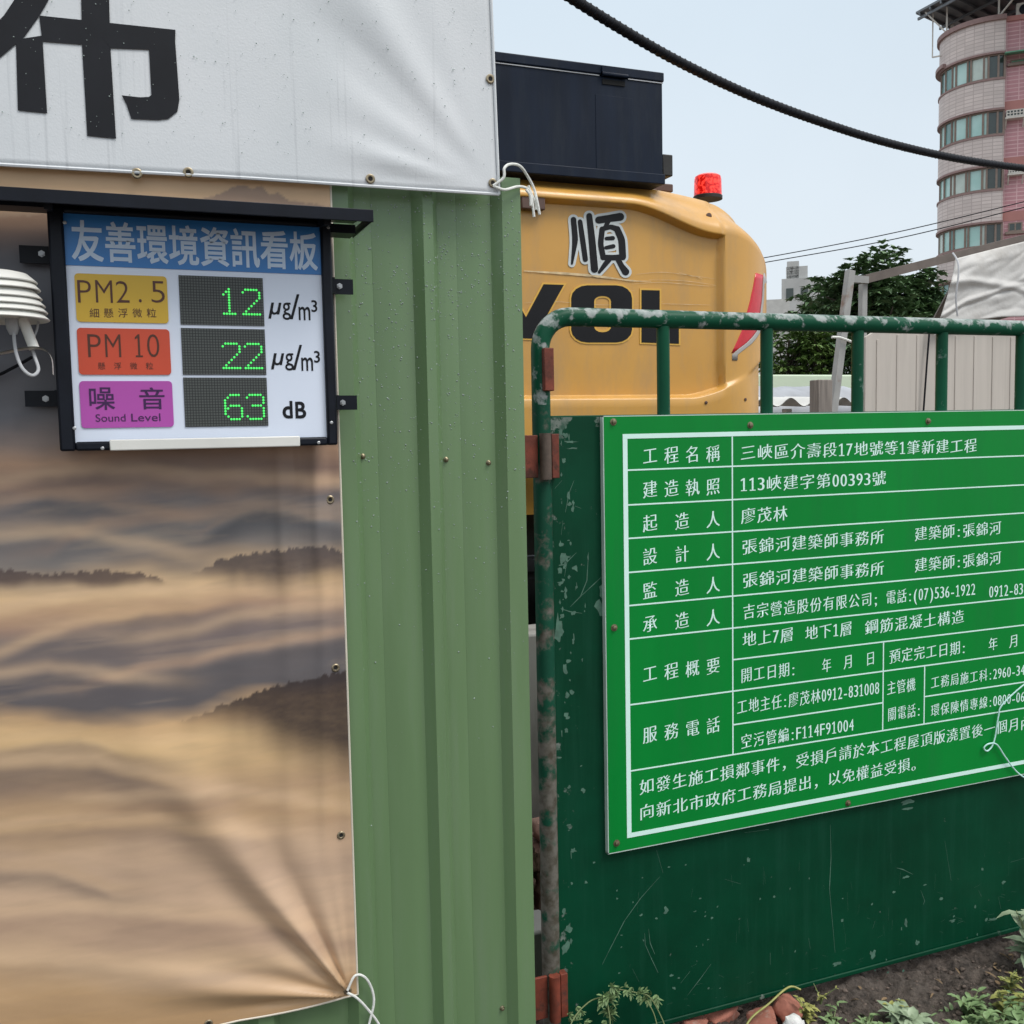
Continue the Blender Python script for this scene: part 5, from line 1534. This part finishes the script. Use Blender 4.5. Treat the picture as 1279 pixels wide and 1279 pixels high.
# creeper in front of the gate foot
t = thing('creeper', (float(P(770, 1260, 0.05)[0]), 0.05, 0.0), 'straggling green creeper climbing in front of the lower gate hinge', 'weed')
ms = MB(); ml = MB()
A = [P(700, 1320, 0.0), P(715, 1275, 0.03), P(735, 1252, 0.06), P(752, 1245, 0.07), P(768, 1236, 0.07), P(795, 1240, 0.06), P(812, 1246, 0.05), P(828, 1275, 0.03), P(835, 1300, 0.0)]
ms.tube(cat(A, 5), 0.0016, 6)
ms.tube(cat([P(826, 1310, 0.0), P(818, 1270, 0.03), P(808, 1250, 0.05)], 5), 0.0014, 6)
ms.tube(cat([P(764, 1310, 0.0), P(762, 1275, 0.03), P(758, 1248, 0.06)], 5), 0.0014, 6)
rs = random.Random(21)
for (x, y, k, l_) in ((757, 1246, 12, 0.024), (768, 1236, 8, 0.018), (785, 1238, 5, 0.015), (803, 1243, 9, 0.018), (816, 1247, 7, 0.020), (762, 1262, 7, 0.022), (760, 1272, 5, 0.020), (716, 1272, 8, 0.016), (722, 1262, 6, 0.013), (730, 1280, 6, 0.016)):
    for i in range(k):
        b_ = rs.uniform(0, 6.28); q = P(x+rs.uniform(-5, 5), y+rs.uniform(-5, 5), 0.055)
        for dv in (-0.7, 0, 0.7):
            leaf(ml, q, (math.cos(b_+dv), -0.25+0.3*math.sin(3*b_), math.sin(b_+dv)), l_*rs.uniform(0.6, 1.1), l_*0.45, 0.15)
ms.build('stem', M['stem'], t, angle=80); ml.build('foliage', M['leaf_weed'], t, angle=80)
mb = MB(); mb.tube(cat([P(915, 1320, 0.0), P(935, 1276, 0.02), P(960, 1254, 0.05), P(985, 1233, 0.06), P(1000, 1236, 0.05)], 6), 0.0026, 6)
tag(mb.build('dry_stalk', M['leaf_yellow']), 'bent yellow-green stalk leaning over the broken bricks', 'weed')
ml = MB(); rs = random.Random(33)
for k in range(900):
    x, y = rs.uniform(1020, 1330), rs.uniform(1240, 1330)
    if y < 1298-(x-1020)*0.20+rs.uniform(-12, 12): continue
    g_ = gpt(x, y)
    b_ = rs.uniform(0, 6.28)
    leaf(ml, g_, (math.cos(b_), math.sin(b_), rs.uniform(0.3, 1.6)), rs.uniform(0.012, 0.032), rs.uniform(0.006, 0.014), 0.3)
tag(ml.build('ground_cover', M['leaf_weed'], angle=80), 'low green ground cover at the bottom right corner', 'plants', kind='stuff')

# ================================================================== YARD BEHIND THE GATE
HY = 4.0
shed = thing('tarpaulin_shed', (PX(1190, 500, HY), HY+1, 0.0), 'makeshift shed of beige sheet panels and a dirty white tarpaulin', 'shed')
sx0 = PX(1081, 470, HY); sx1 = sx0+4.2
zpt = PZ(1120, 408, HY)
mb = MB()
poly = [(sx0, 0.0), (sx1, 0.0), (sx1, zpt+0.02), (sx0+0.30, zpt+0.005), (sx0+0.12, zpt-0.02), (sx0, PZ(1081, 421, HY))]
mb.prism(poly, HY, HY+0.03)
for k in range(22):
    xx = sx0+0.10+k*0.19; mb.box(xx, xx+0.022, HY-0.006, HY-0.0003, 0.0, zpt-0.06 if k > 0 else zpt-0.1)
mb.build('sheet_wall', M['shed_panel'], shed, bevel=0.002)
mb = MB(); mb.tube([P(1161, 412, HY-0.03), P(1158, 450, HY-0.03), P(1153, 520, HY-0.03)], 0.008, 6); mb.build('cable', M['cable_black'], shed)
ba, bb_ = P(1080, 349, HY+0.02), P(1400, 267, HY+0.02)
mb = MB(); mb.bar(ba, bb_, 0.05, 0.062); mb.build('eave_beam', M['beam_rust'], shed)
mb = MB()
ra, rb = np.array(P(1212, 314, HY+0.06)), np.array(P(1420, 258, HY+0.06))
mb.add([ra, rb, rb+np.array([1.6, 2.2, -0.5]), ra+np.array([1.6, 2.2, -0.5])]+[q+np.array([0, 0, 0.02]) for q in (ra, rb, rb+np.array([1.6, 2.2, -0.5]), ra+np.array([1.6, 2.2, -0.5]))],
       [(3, 2, 1, 0), (4, 5, 6, 7), (0, 1, 5, 4), (1, 2, 6, 5), (2, 3, 7, 6), (3, 0, 4, 7)])
mb.build('roof', M['beam_rust'], shed)
mb = MB(); mb.bar(P(1078, 355, HY+0.05), (P(1074, 520, HY+0.05)[0], HY+0.05, 0.0), 0.045, 0.045, up=(0, 1, 0)); mb.build('post', M['pole_grey'], shed)
# tarpaulin: pinned along the beam, sagging at its left corner
tg = []
for i in range(91):
    u = i/90; row_ = []
    xt = 1193+u*235; yt = np.interp(xt, [1190, 1430], [324, 264])
    xb = np.interp(u, [0, 0.1, 1], [1166, 1200, 1426]); yb_ = np.interp(u, [0, 0.1, 0.3, 1], [420, 402, 396, 392])
    for j in range(51):
        v = j/50
        x = xt+(xb-xt)*v**1.35; y = yt+(yb_-yt)*v
        cr_ = abs(float(fbm(np.array(u*4.5+v*2.0), np.array(v*2.0-u*1.6), 3, 91))-0.5)
        dpt = 0.02*math.sin(8*u+4*v)+0.09*cr_ + 0.025*math.exp(-((v-0.30-0.9*u)/0.05)**2)+0.02*math.exp(-((v-0.75+0.5*u)/0.04)**2)
        row_.append(P(x, y, HY-0.045-abs(dpt)*min(1, v*6+0.05)))
    tg.append(row_)
mb = MB(); mb.grid(tg, flip=True)
o = mb.build('tarpaulin', M['tarp_white'], shed, angle=180)
md = o.modifiers.new('thickness', 'SOLIDIFY'); md.thickness = 0.004; md.offset = -1
mb = MB(); mb.tube(cat([P(1190, 316, HY-0.06), P(1194, 322, HY-0.10), P(1197, 330, HY-0.15), P(1197, 345, HY-0.17), P(1194, 372, HY-0.17), P(1196, 395, HY-0.17)]), 0.007, 6)
mb.build('tie_cord', M['cable_grey'], shed)
mb = MB(); mb.bar(P(1060, 348, HY-0.02), P(1083, 350, HY-0.02), 0.04, 0.05); mb.build('joint_block', M['pole_grey'], shed)
pa, pb = P(1062, 338, HY-0.15), P(1039, 520, HY-0.15)
d = pb-pa; foot = pa+d*((0.0-pa[2])/d[2])
mb = MB(); mb.bar(pa, foot, 0.052, 0.05, up=(0, 1, 0)); tag(mb.build('leaning_pole', M['pole_grey'], fix=True), 'leaning grey metal pole with a rusty tip left of the shed', 'pole')
mb = MB(); a = P(1039, 421, HY-0.2); c = P(1064, 427, HY-0.2); mb.tube(cat([a, P(1048, 421.5, HY-0.2), P(1056, 424, HY-0.2), c]), 0.009, 6)
tag(mb.build('wire_hook', M['rope_white']), 'white bent strip fixed across the leaning grey pole', 'strip')
pc = P(1031, 520, 3.4)
mb = MB(); mb.box(PX(1023, 500, 3.4), PX(1040, 500, 3.4), 3.4, 3.5, 0.0, PZ(1031, 474, 3.4)); tag(mb.build('timber_post', M['grey_timber'], bevel=0.006), 'weathered grey timber post standing beside the leaning pole', 'post')
wy = 9.0
mb = MB(); mb.box(PX(915, 480, wy), PX(1180, 480, wy), wy, wy+0.25, 0.0, PZ(1010, 468, wy)); tag(mb.build('boundary_wall', M['pale_wall'], bevel=0.02), 'pale green boundary wall below the trees', 'wall')
cy_ = 6.2
mb = MB(); xa, xb = PX(950, 490, cy_), PX(1090, 490, cy_)
g_ = []
for i in range(40):
    row_ = []
    for j in range(14):
        a = math.pi*j/13
        x = xa+(xb-xa)*i/39
        row_.append((x, cy_+0.5-0.5*math.cos(a), 1.0+(0.38*math.sin(a)+(PZ(1010, 481, cy_)-1.40))*(1 if 0 < j < 13 else 0)+0.05*float(fbm(np.array(i*0.25), np.array(j*0.4), 3, 7))))
    g_.append(row_)
mb.grid(g_)
mb.box(xa, xb, cy_+0.08, cy_+0.92, 0.0, 1.0)
tag(mb.build('covered_stack', M['grey_sheet'], angle=60, fix=True), 'stack of site materials under a grey plastic sheet', 'stack')
ry_ = 5.0
mb = MB(); g_ = []
xa, xb = PX(945, 505, ry_), PX(1078, 505, ry_)
for i in range(61):
    x = xa+(xb-xa)*i/60; zz = PZ(1000, 502, ry_)+0.035*math.sin(i*0.42)
    g_.append([(x, ry_, zz), (x, ry_+0.8, zz+0.04)])
mb.grid(g_); mb.grid([[(a, b_, c-0.006) for a, b_, c in r_] for r_ in g_], flip=True)
for k in range(3): mb.box(xa+0.15+k*(xb-xa-0.3)/2-0.03, xa+0.15+k*(xb-xa-0.3)/2+0.03, ry_+0.3, ry_+0.36, 0.0, PZ(1000, 502, ry_)-0.05)
tag(mb.build('corrugated_roof_sheet', M['roof_sheet'], angle=60), 'wavy pale roofing sheet resting on low props in the yard', 'roof sheet')

# ================================================================== TREES
def crown(center, rad, ncl, lsz, seed, lw=0.45, per=9, flat=1.0):
    rs = random.Random(seed); ml = MB(); tips = []
    lobes = []
    for _ in range(30):
        d = Vector((rs.gauss(0, 1), rs.gauss(0, 1), rs.gauss(0, 1))).normalized()*rs.uniform(0.25, 0.74)
        lobes.append((Vector(center)+Vector((d.x*rad[0], d.y*rad[1], d.z*rad[2])), rs.uniform(0.22, 0.36)))
    for k in range(ncl):
        lc, lr = rs.choice(lobes)
        d = Vector((rs.gauss(0, 1), rs.gauss(0, 1), rs.gauss(0.25, 1))).normalized()
        p = lc+Vector((d.x*rad[0], d.y*rad[1], d.z*rad[2]))*lr*rs.uniform(0.55, 1.08)
        tips.append(p)
        for i in range(per):
            a = 2*math.pi*i/per+rs.uniform(-0.3, 0.3)
            dd = Vector((math.cos(a), math.sin(a), rs.uniform(0.05, 0.9)))+d*0.5
            leaf(ml, p, dd, lsz*rs.uniform(0.65, 1.15), lsz*lw, rs.uniform(0.2, 0.6), seg=2)
    return ml, tips, lobes
def tree(name, base, center, rad, ncl, lsz, mat, label, seed, trunk_r=0.16, per=9, lw=0.45, cat_='tree'):
    t = thing(name, base, label, cat_)
    ml, tips, lobes = crown(center, rad, ncl, lsz, seed, lw, per)
    mt = MB(); rs = random.Random(seed+1)
    b_ = Vector(base); c = Vector(center)
    top = b_.lerp(c, 0.8)
    mt.tube([b_, b_.lerp(top, 0.5)+Vector((0.06, 0, 0)), top, c+Vector((0, 0, rad[2]*0.4))], [trunk_r, trunk_r*0.8, trunk_r*0.6, trunk_r*0.25], 10)
    for lc, lr in lobes:
        st_ = b_.lerp(c, rs.uniform(0.55, 0.95)); mid = st_.lerp(lc, 0.5)+Vector((0, 0, 0.1*rad[2]))
        mt.tube([st_, mid, lc], [trunk_r*0.4, trunk_r*0.25, trunk_r*0.08], 6)
    mt.build('trunk', M['bark'], t, angle=80); ml.build('crown', mat, t, angle=80)
TD = 27.0
c = FAR(1092, 388, TD); px2m = TD/FPX*0.9
tree('broadleaf_tree', (c[0], c[1], 0), c+np.array([0, 0, -0.1]), (1.85, 1.6, 1.95), 1250, 0.26, M['leaf_dark'], 'dark glossy broadleaf tree rising behind the shed', 31, 0.18, 9, 0.5)
c = FAR(1030, 400, TD+2)
tree('broadleaf_tree', (c[0], c[1], 0), c, (1.35, 1.1, 1.45), 560, 0.26, M['leaf_dark'], 'smaller dark broadleaf tree at the left of the tree group', 37, 0.12, 9, 0.5)
c = FAR(1140, 385, TD+1)
tree('broadleaf_tree', (c[0], c[1], 0), c, (1.05, 1.0, 1.5), 460, 0.26, M['leaf_dark'], 'dark broadleaf tree nearest the round tower, behind the eave beam', 38, 0.12, 9, 0.5)
for xp, yp, sd_, rr_, lab in ((985, 445, 41, (0.75, 0.8, 0.75), 'light green bushy shrub next to the yellow excavator'), (1025, 447, 43, (0.65, 0.8, 0.75), 'light green bushy shrub left of the leaning pole'), (1068, 452, 44, (0.7, 0.8, 0.75), 'dark bushy shrub partly hidden behind the leaning pole')):
    c = FAR(xp, yp, 16.5)
    tree('shrub', (c[0], c[1], 0), c, rr_, 300, 0.13, M['leaf_bush'] if sd_ != 44 else M['leaf_dark'], lab, sd_, 0.05, 9, 0.42, 'shrub')

# ================================================================== APARTMENT BUILDING WITH ROUND CORNER TOWER
BD = 61.0
d0 = ray(1229, 529); d0 = np.array([d0[0], d0[1], 0.0]); d0 /= np.hypot(d0[0], d0[1])
Rb = 2.62
ang = R(4)
nn = np.array([-d0[0], -d0[1], 0.0])          # towards the viewer
nn = np.array([nn[0]*math.cos(ang)-nn[1]*math.sin(ang), nn[0]*math.sin(ang)+nn[1]*math.cos(ang), 0])
uu = np.array([-nn[1], nn[0], 0.0])           # to the right as seen
bc0 = CAM + d0*(BD+Rb); bc0[2] = 0.0
def BL(u, n_, z): return bc0+uu*u+nn*n_+np.array([0, 0, z])
def zpx(y, x=1229, dist=BD): return float(FAR(x, y, dist)[2])
apt = thing('apartment_building', tuple(bc0), 'pink and grey tiled apartment block with a round corner tower', 'building')
A0, A1 = R(-200), R(12)                       # arc from the far left round to the join with the flat wall (0 = towards viewer)
def arc(r_, z, a): return BL(r_*math.sin(a), r_*math.cos(a), z)
def arc_band(mb, r0, z0, z1, n_=44, a0=A0, a1=A1, thick=0.25, uv=True):
    vs = []; fs = []; uvs = []
    for i in range(n_+1):
        a = a0+(a1-a0)*i/n_
        for (r_, z) in ((r0, z0), (r0, z1), (r0-thick, z1), (r0-thick, z0)):
            vs.append(arc(r_, z, a)); uvs.append((a*r0, z))
    for i in range(n_):
        for k in range(4):
            fs.append((i*4+k, (i+1)*4+k, (i+1)*4+(k+1) % 4, i*4+(k+1) % 4)[::1])
    fs += [(0, 1, 2, 3), (n_*4+3, n_*4+2, n_*4+1, n_*4)]
    if uv:
        if mb.uv is None: mb.uv = []
        mb.uv += uvs
    mb.add(vs, fs)
wins = [(69, 100), (139, 170), (209, 238), (279, 308), (347, 376)]
ztop_b = zpx(28)
edges = [ztop_b]
for a, c in wins: edges += [zpx(a), zpx(c)]
edges += [0.0]
mb = MB()
for k in range(0, len(edges)-1, 2): arc_band(mb, Rb, edges[k+1], edges[k])
zz = edges[-2]
mb.build('tower_wall', M['tile_grey'], apt, angle=50, fix=True)
mb = MB(); arc_band(mb, Rb+0.14, ztop_b, ztop_b+0.25, uv=False)
for a, c in wins:
    arc_band(mb, Rb+0.07, zpx(a)-0.02, zpx(a)+0.09, uv=False); arc_band(mb, Rb+0.05, zpx(c)-0.07, zpx(c)+0.02, uv=False)
arc_band(mb, Rb+0.2, zpx(70)+0.1, zpx(70)+0.3, a0=R(-200), a1=R(-62), uv=False)
mb.build('string_course', M['trim_pink'], apt, angle=50, fix=True)
for a, c in wins:
    z1_, z0_ = zpx(a)-0.02, zpx(c)+0.02
    mb = MB()
    # mullions and rails
    degs = [-110, -92, -79, -67, -55, -43, -33, -14, -9, 2, 12] if False else [-120, -100, -82, -66, -52, -46, -30, -26, -11, -6, 5, 12]
    for dg in degs:
        p0_, p1_ = arc(Rb-0.10, z0_, R(dg)), arc(Rb-0.10, z1_, R(dg)); mb.bar(p0_, p1_, 0.10, 0.10, up=tuple(uu))
    arc_band(mb, Rb-0.06, z0_, z0_+0.07, uv=False, thick=0.1); arc_band(mb, Rb-0.06, z1_-0.07, z1_, uv=False, thick=0.1)
    wf = mb.build('tower_window', M['win_frame'], apt, fix=True)
    kinds = {}
    for i in range(len(degs)-1):
        tgt = kinds.setdefault('dark_window' if degs[i] >= -6 else random.choice(('teal_glass', 'teal_glass', 'teal_glass', 'teal_deep', 'curtain_glass')), MB())
        a_, b2 = R(degs[i]), R(degs[i+1])
        jit = random.uniform(-0.03, 0.03)
        q = [arc(Rb-0.12+jit, z0_, a_), arc(Rb-0.12-jit, z0_, b2), arc(Rb-0.12-jit, z1_, b2), arc(Rb-0.12+jit, z1_, a_)]
        tgt.add(q, [(0, 1, 2, 3)])
    for kn in kinds: kinds[kn].build('pane', M[kn], wf)
mb = MB()
vs = [arc(Rb-0.4, 0.0, R(a)) for a in range(-200, 13, 6)]; 
arc_band(mb, Rb-0.35, 0.0, ztop_b-0.2, uv=False, thick=0.1); mb.build('interior', M['dark_window'], apt, fix=True)
# flat pink wing
un = Rb*math.cos(A1)-0.28; u0 = Rb*math.sin(A1)-0.05; u1 = u0+11.0
mb = MB(); mb.uv = []
def wall_quad(mb, ua, ub, za, zb_, n0, depth=0.3):
    vs = [BL(ua, n0, za), BL(ub, n0, za), BL(ub, n0, zb_), BL(ua, n0, zb_), BL(ua, n0-depth, za), BL(ub, n0-depth, za), BL(ub, n0-depth, zb_), BL(ua, n0-depth, zb_)]
    if mb.uv is not None: mb.uv += [(ua, za), (ub, za), (ub, zb_), (ua, zb_), (ua+depth, za), (ub+depth, za), (ub+depth, zb_), (ua+depth, zb_)]
    mb.add(vs, [(0, 1, 2, 3), (5, 4, 7, 6), (4, 0, 3, 7), (1, 5, 6, 2), (3, 2, 6, 7), (4, 5, 1, 0)])
wall_quad(mb, u0, u1, 0.0, ztop_b-0.05, un, 9.0)
mb.build('wing_wall', M['tile_pink'], apt)
mb = MB(); wall_quad(mb, u0-0.1, u1, ztop_b-0.05, ztop_b+0.2, un+0.1, 9.2)
for ya, yb in ((123, 135), (194, 205), (262, 274), (332, 344)): wall_quad(mb, u0, u1, zpx(yb, 1265), zpx(ya, 1265), un+0.02, 0.1)
mb.build('salmon_band', M['tile_red'], apt)
def uofx(x, y): 
    d = ray(x, y); 
    # intersect with the wing wall plane
    t = ((bc0+nn*un-CAM)@nn)/(d@nn); p = CAM+d*t; return float((p-bc0)@uu), float(p[2])
def wing_window(x0_, x1_, y0_, y1_, glass, sill=True):
    ua, za = uofx(x0_, y1_); ub, zb_ = uofx(x1_, y0_)
    mb = MB(); t = 0.07
    for (a, c, e_, f_) in ((ua, ub, za, za+t), (ua, ub, zb_-t, zb_), (ua, ua+t, za+t, zb_-t), (ub-t, ub, za+t, zb_-t), ((ua+ub)/2-t/2, (ua+ub)/2+t/2, za+t, zb_-t)): wall_quad(mb, a, c, e_, f_, un+0.05, 0.045)
    if sill: wall_quad(mb, ua-0.15, ub+0.15, za-0.14, za-0.005, un+0.18, 0.17)
    wf = mb.build('window', M['win_frame'], apt)
    mb = MB(); wall_quad(mb, ua+t, ub-t, za+t, zb_-t, un+0.03, 0.028); mb.build('pane', glass, wf)
wing_window(1259, 1277, 277, 290, M['dark_window']); wing_window(1262, 1300, 70, 80, M['awning_green'])
wing_window(1258, 1300, 345, 372, M['dark_window'])
def ac(x0_, x1_, y0_, y1_):
    ua, za = uofx(x0_, y1_); ub, zb_ = uofx(x1_, y0_)
    mb = MB(); wall_quad(mb, ua, ub, za, zb_, un+0.36, 0.34)
    for k in range(6): wall_quad(mb, ua+(ub-ua-0.05)*k/5, ua+(ub-ua-0.05)*k/5+0.05, za, zb_, un+0.42, 0.03)
    for k in (0, 1, 2): wall_quad(mb, ua, ub, za+(zb_-za-0.05)*k/2, za+(zb_-za-0.05)*k/2+0.05, un+0.425, 0.02)
    acu = mb.build('air_conditioner', M['ac_white'], apt)
    mb = MB(); wall_quad(mb, ua+0.03, ub-0.03, za+0.03, zb_-0.03, un+0.375, 0.014); mb.build('grille', M['dark_window'], acu)
    mb = MB(); wall_quad(mb, ua-0.05, ub+0.05, za-0.09, za-0.01, un+0.44, 0.43); 
    mb.bar(BL(ua, un+0.36, za-0.1), BL(ua, un, za-0.5), 0.06, 0.06); mb.bar(BL(ub, un+0.36, za-0.1), BL(ub, un, za-0.5), 0.06, 0.06); mb.build('ac_bracket', M['ac_white'], apt)
ac(1256, 1278, 138, 149); ac(1259, 1277, 211, 219)
ua, za = uofx(1254, 72); ub, zb_ = uofx(1300, 62)
mb = MB(); q = [BL(ua, un+0.9, za), BL(ub, un+0.9, za), BL(ub, un+0.02, zb_), BL(ua, un+0.02, zb_)]; mb.add(q+[p_-np.array([0, 0, 0.06]) for p_ in q], [(0, 1, 2, 3), (7, 6, 5, 4), (0, 4, 5, 1), (1, 5, 6, 2), (2, 6, 7, 3), (3, 7, 4, 0)])
mb.build('awning', M['awning_green'], apt)
# rooftop shelter of sheet metal
zr = float(FAR(1149, 18, BD+Rb-0.6)[2])
RC_ = [(-3.9, 0.6), (0.6, 5.6), (9.0, 5.6), (9.0, -5.0), (-0.6, -5.0)]
def RF(k, t=0.0): return BL(RC_[k][0], RC_[k][1], zr+t)
mb = MB()
n5 = len(RC_)
mb.add([RF(k) for k in range(n5)]+[RF(k, 0.12) for k in range(n5)], [tuple(range(n5-1, -1, -1)), tuple(range(n5, 2*n5))]+[(k, (k+1) % n5, n5+(k+1) % n5, n5+k) for k in range(n5)])
mb.build('roof_shelter', M['roof_metal'], apt, fix=True)
mb = MB()
c0_, e1, e2 = RF(0, -0.08), RF(1, -0.08)-RF(0, -0.08), RF(4, -0.08)-RF(0, -0.08)
for k in range(9): mb.bar(c0_+e1*(0.04+0.118*k), c0_+e1*(0.04+0.118*k)+e2*0.98, 0.09, 0.13)
for t in (0.04, 0.4, 0.75): mb.bar(c0_+e2*t-np.array([0, 0, 0.14]), c0_+e2*t+e1-np.array([0, 0, 0.14]), 0.10, 0.14)
mb.build('rafter', M['roof_metal'], apt)
for (u, n_), (u2, n2) in (((-2.3, 1.1), (-3.4, 0.9)), ((0.2, Rb-0.25), (1.6, Rb+0.9)), ((3.2, un-0.2), (4.2, un+1.0)), ((-1.9, -1.2), (-2.0, -1.2))):
    mb = MB(); mb.bar(BL(u, n_, ztop_b+0.2), BL(u, n_, zr), 0.09, 0.09, up=tuple(uu)); mb.bar(BL(u, n_, ztop_b+0.25), BL(u2, n2, zr-0.1), 0.07, 0.07)
    mb.build('roof_post', M['ac_white'], apt)
mb = MB(); q0_ = BL(-3.0, 0.5, zr); zlow = ztop_b-0.75
mb.bar(q0_, BL(-3.0, 0.5, zlow), 0.07, 0.07, up=tuple(uu)); mb.bar(BL(-3.0, 0.5, zlow), BL(-2.4, 0.6, zlow), 0.07, 0.07)
mb.build('drain_pipe', M['ac_white'], apt)
ua, za = uofx(1270, 25); ub, zb_ = uofx(1290, 13)
mb = MB(); wall_quad(mb, ua, ub, ztop_b+0.21, ztop_b+0.9, un-0.2, 0.5); fan = mb.build('condenser_unit', M['ac_white'], apt)
mb = MB(); cc = BL((ua+ub)/2, un-0.195, ztop_b+0.55); mb.lathe([(0.26, 0.0), (0.26, 0.03), (0.06, 0.05)], tuple(cc), tuple(nn), 20); mb.build('fan', M['black_metal'], fan)

# distant buildings
D2 = 120.0
def far_block(xa, xb, ya, name, label, mat, dist, extras=()):
    a, c = FAR(xa, 500, dist), FAR(xb, 500, dist); zt_ = float(FAR((xa+xb)/2, ya, dist)[2])
    d = c-a; d[2] = 0; L = np.hypot(d[0], d[1]); d /= L; nb = np.array([-d[1], d[0], 0])
    t = thing(name, (a[0]+d[0]*L/2, a[1]+d[1]*L/2, 0), label, 'building')
    mb = MB(); p0_ = np.array([a[0], a[1], 0.0])
    def bx(l0, l1, z0, z1, f0, f1, m_=mb):
        vs = [p0_+d*l+nb*f+np.array([0, 0, z]) for l in (l0, l1) for f in (f0, f1) for z in (z0, z1)]
        m_.add(vs, [(0, 1, 3, 2), (4, 6, 7, 5), (0, 4, 5, 1), (2, 3, 7, 6), (0, 2, 6, 4), (1, 5, 7, 3)])
    bx(0, L, 0, zt_, 0, 8)
    for e_ in extras: bx(e_[0]*L, e_[1]*L, zt_-0.02, zt_+e_[2], 0.5, 6)
    w_ = mb.build('wall', mat, t)
    mw = MB()
    for k in range(int(L//1.6)):
        for z in np.arange(zt_-1.6, max(zt_-9, 1), -3.0): bx(0.5+k*1.6, 1.3+k*1.6, z-0.6, z+0.5, -0.05, -0.002, mw)
    if mw.v: mw.build('window', M['dark_window'], t)
    return t
far_block(976, 1030, 347, 'far_building', 'grey concrete block with a rooftop tank far behind the tree', M['far_concrete'], 120, ((0.1, 0.6, 1.4), (0.12, 0.4, 2.0)))
far_block(948, 986, 374, 'far_building', 'low white building between the excavator and the far grey block', M['roof_sheet'], 70)

# ================================================================== CABLES OVERHEAD
cp = [(640, -52), (718, 0), (786, 42), (850, 78), (930, 116), (1010, 147), (1100, 176), (1190, 197), (1279, 210), (1380, 220)]
mb = MB(); path = cat([P(x, y, 0.9+0.0016*(x-640)) for x, y in cp], 10)
mb.tube(path, 0.017, 12)
# spiral wrap
hel = []; tot = 0
for i in range(len(path)-1):
    for t in np.linspace(0, 1, 14, endpoint=False):
        q = path[i]*(1-t)+path[i+1]*t; T = path[i+1]-path[i]; T = T/np.linalg.norm(T)
        s1 = np.cross(T, [0, 0, 1]); s1 /= np.linalg.norm(s1); s2 = np.cross(s1, T)
        tot += np.linalg.norm(path[i+1]-path[i])/14
        a = tot*2*math.pi/0.03
        hel.append(q+(s1*math.cos(a)+s2*math.sin(a))*0.0165)
mb.tube(hel, 0.0028, 5)
tag(mb.build('overhead_cable', M['cable_black'], angle=80), 'thick black wrapped cable sagging across the sky', 'cable')
for i, (L, lab) in enumerate((([(700, 366), (960, 321), (1120, 290), (1279, 252), (1400, 222)], 'upper thin black wire crossing behind the excavator'),
               ([(700, 371), (960, 327), (1120, 298), (1279, 259), (1400, 229)], 'lower thin black wire crossing behind the excavator'))):
    mb = MB(); mb.tube(cat([FAR(x, y, 30) for x, y in L], 8), 0.013, 6)
    tag(mb.build('utility_wire', M['cable_black']), lab, 'wire')

# ================================================================== RAIN DROPS ON THE FENCE
def drops(name, n_, place, label, rmax=0.0026):
    mb = MB(); rs = random.Random(5)
    for k in range(n_):
        (x, y, z) = place(rs); r_ = rmax*(0.35+0.65*rs.random()**2)
        mb.lathe([(r_, 0.0), (r_*0.85, r_*0.35), (r_*0.5, r_*0.6), (r_*0.1, r_*0.7)], (x, y, z), (0, -1, 0), 7)
    tag(mb.build(name, M['water'], angle=80), label, 'water drops', kind='stuff')
pa_ = np.array([q[0] for q in prof]); pb2 = np.array([q[1] for q in prof])
o_idx = np.argsort(pa_, kind='stable')
def pl_f(rs):
    while True:
        x = rs.uniform(0.44, r3[1]-0.002); z = 2.05-abs(rs.gauss(0, 0.42))
        if 0.3 < z < 2.04: break
    return x, float(np.interp(x, pa_[o_idx], pb2[o_idx]))-0.0002, z
drops('rain_drops', 1200, pl_f, 'fine rain drops clinging to the green fence', 0.0019)
def pl_w(rs):
    x = rs.uniform(-0.25, wx1b-0.01); z = rs.uniform(2.08, 2.6)
    return x, wban_y(x, z)-0.0022, z
drops('rain_drops', 600, pl_w, 'fine rain drops clinging to the white banner', 0.0015)

for o in bpy.data.objects:
    for k in ('_o', '_n'):
        if k in o: del o[k]
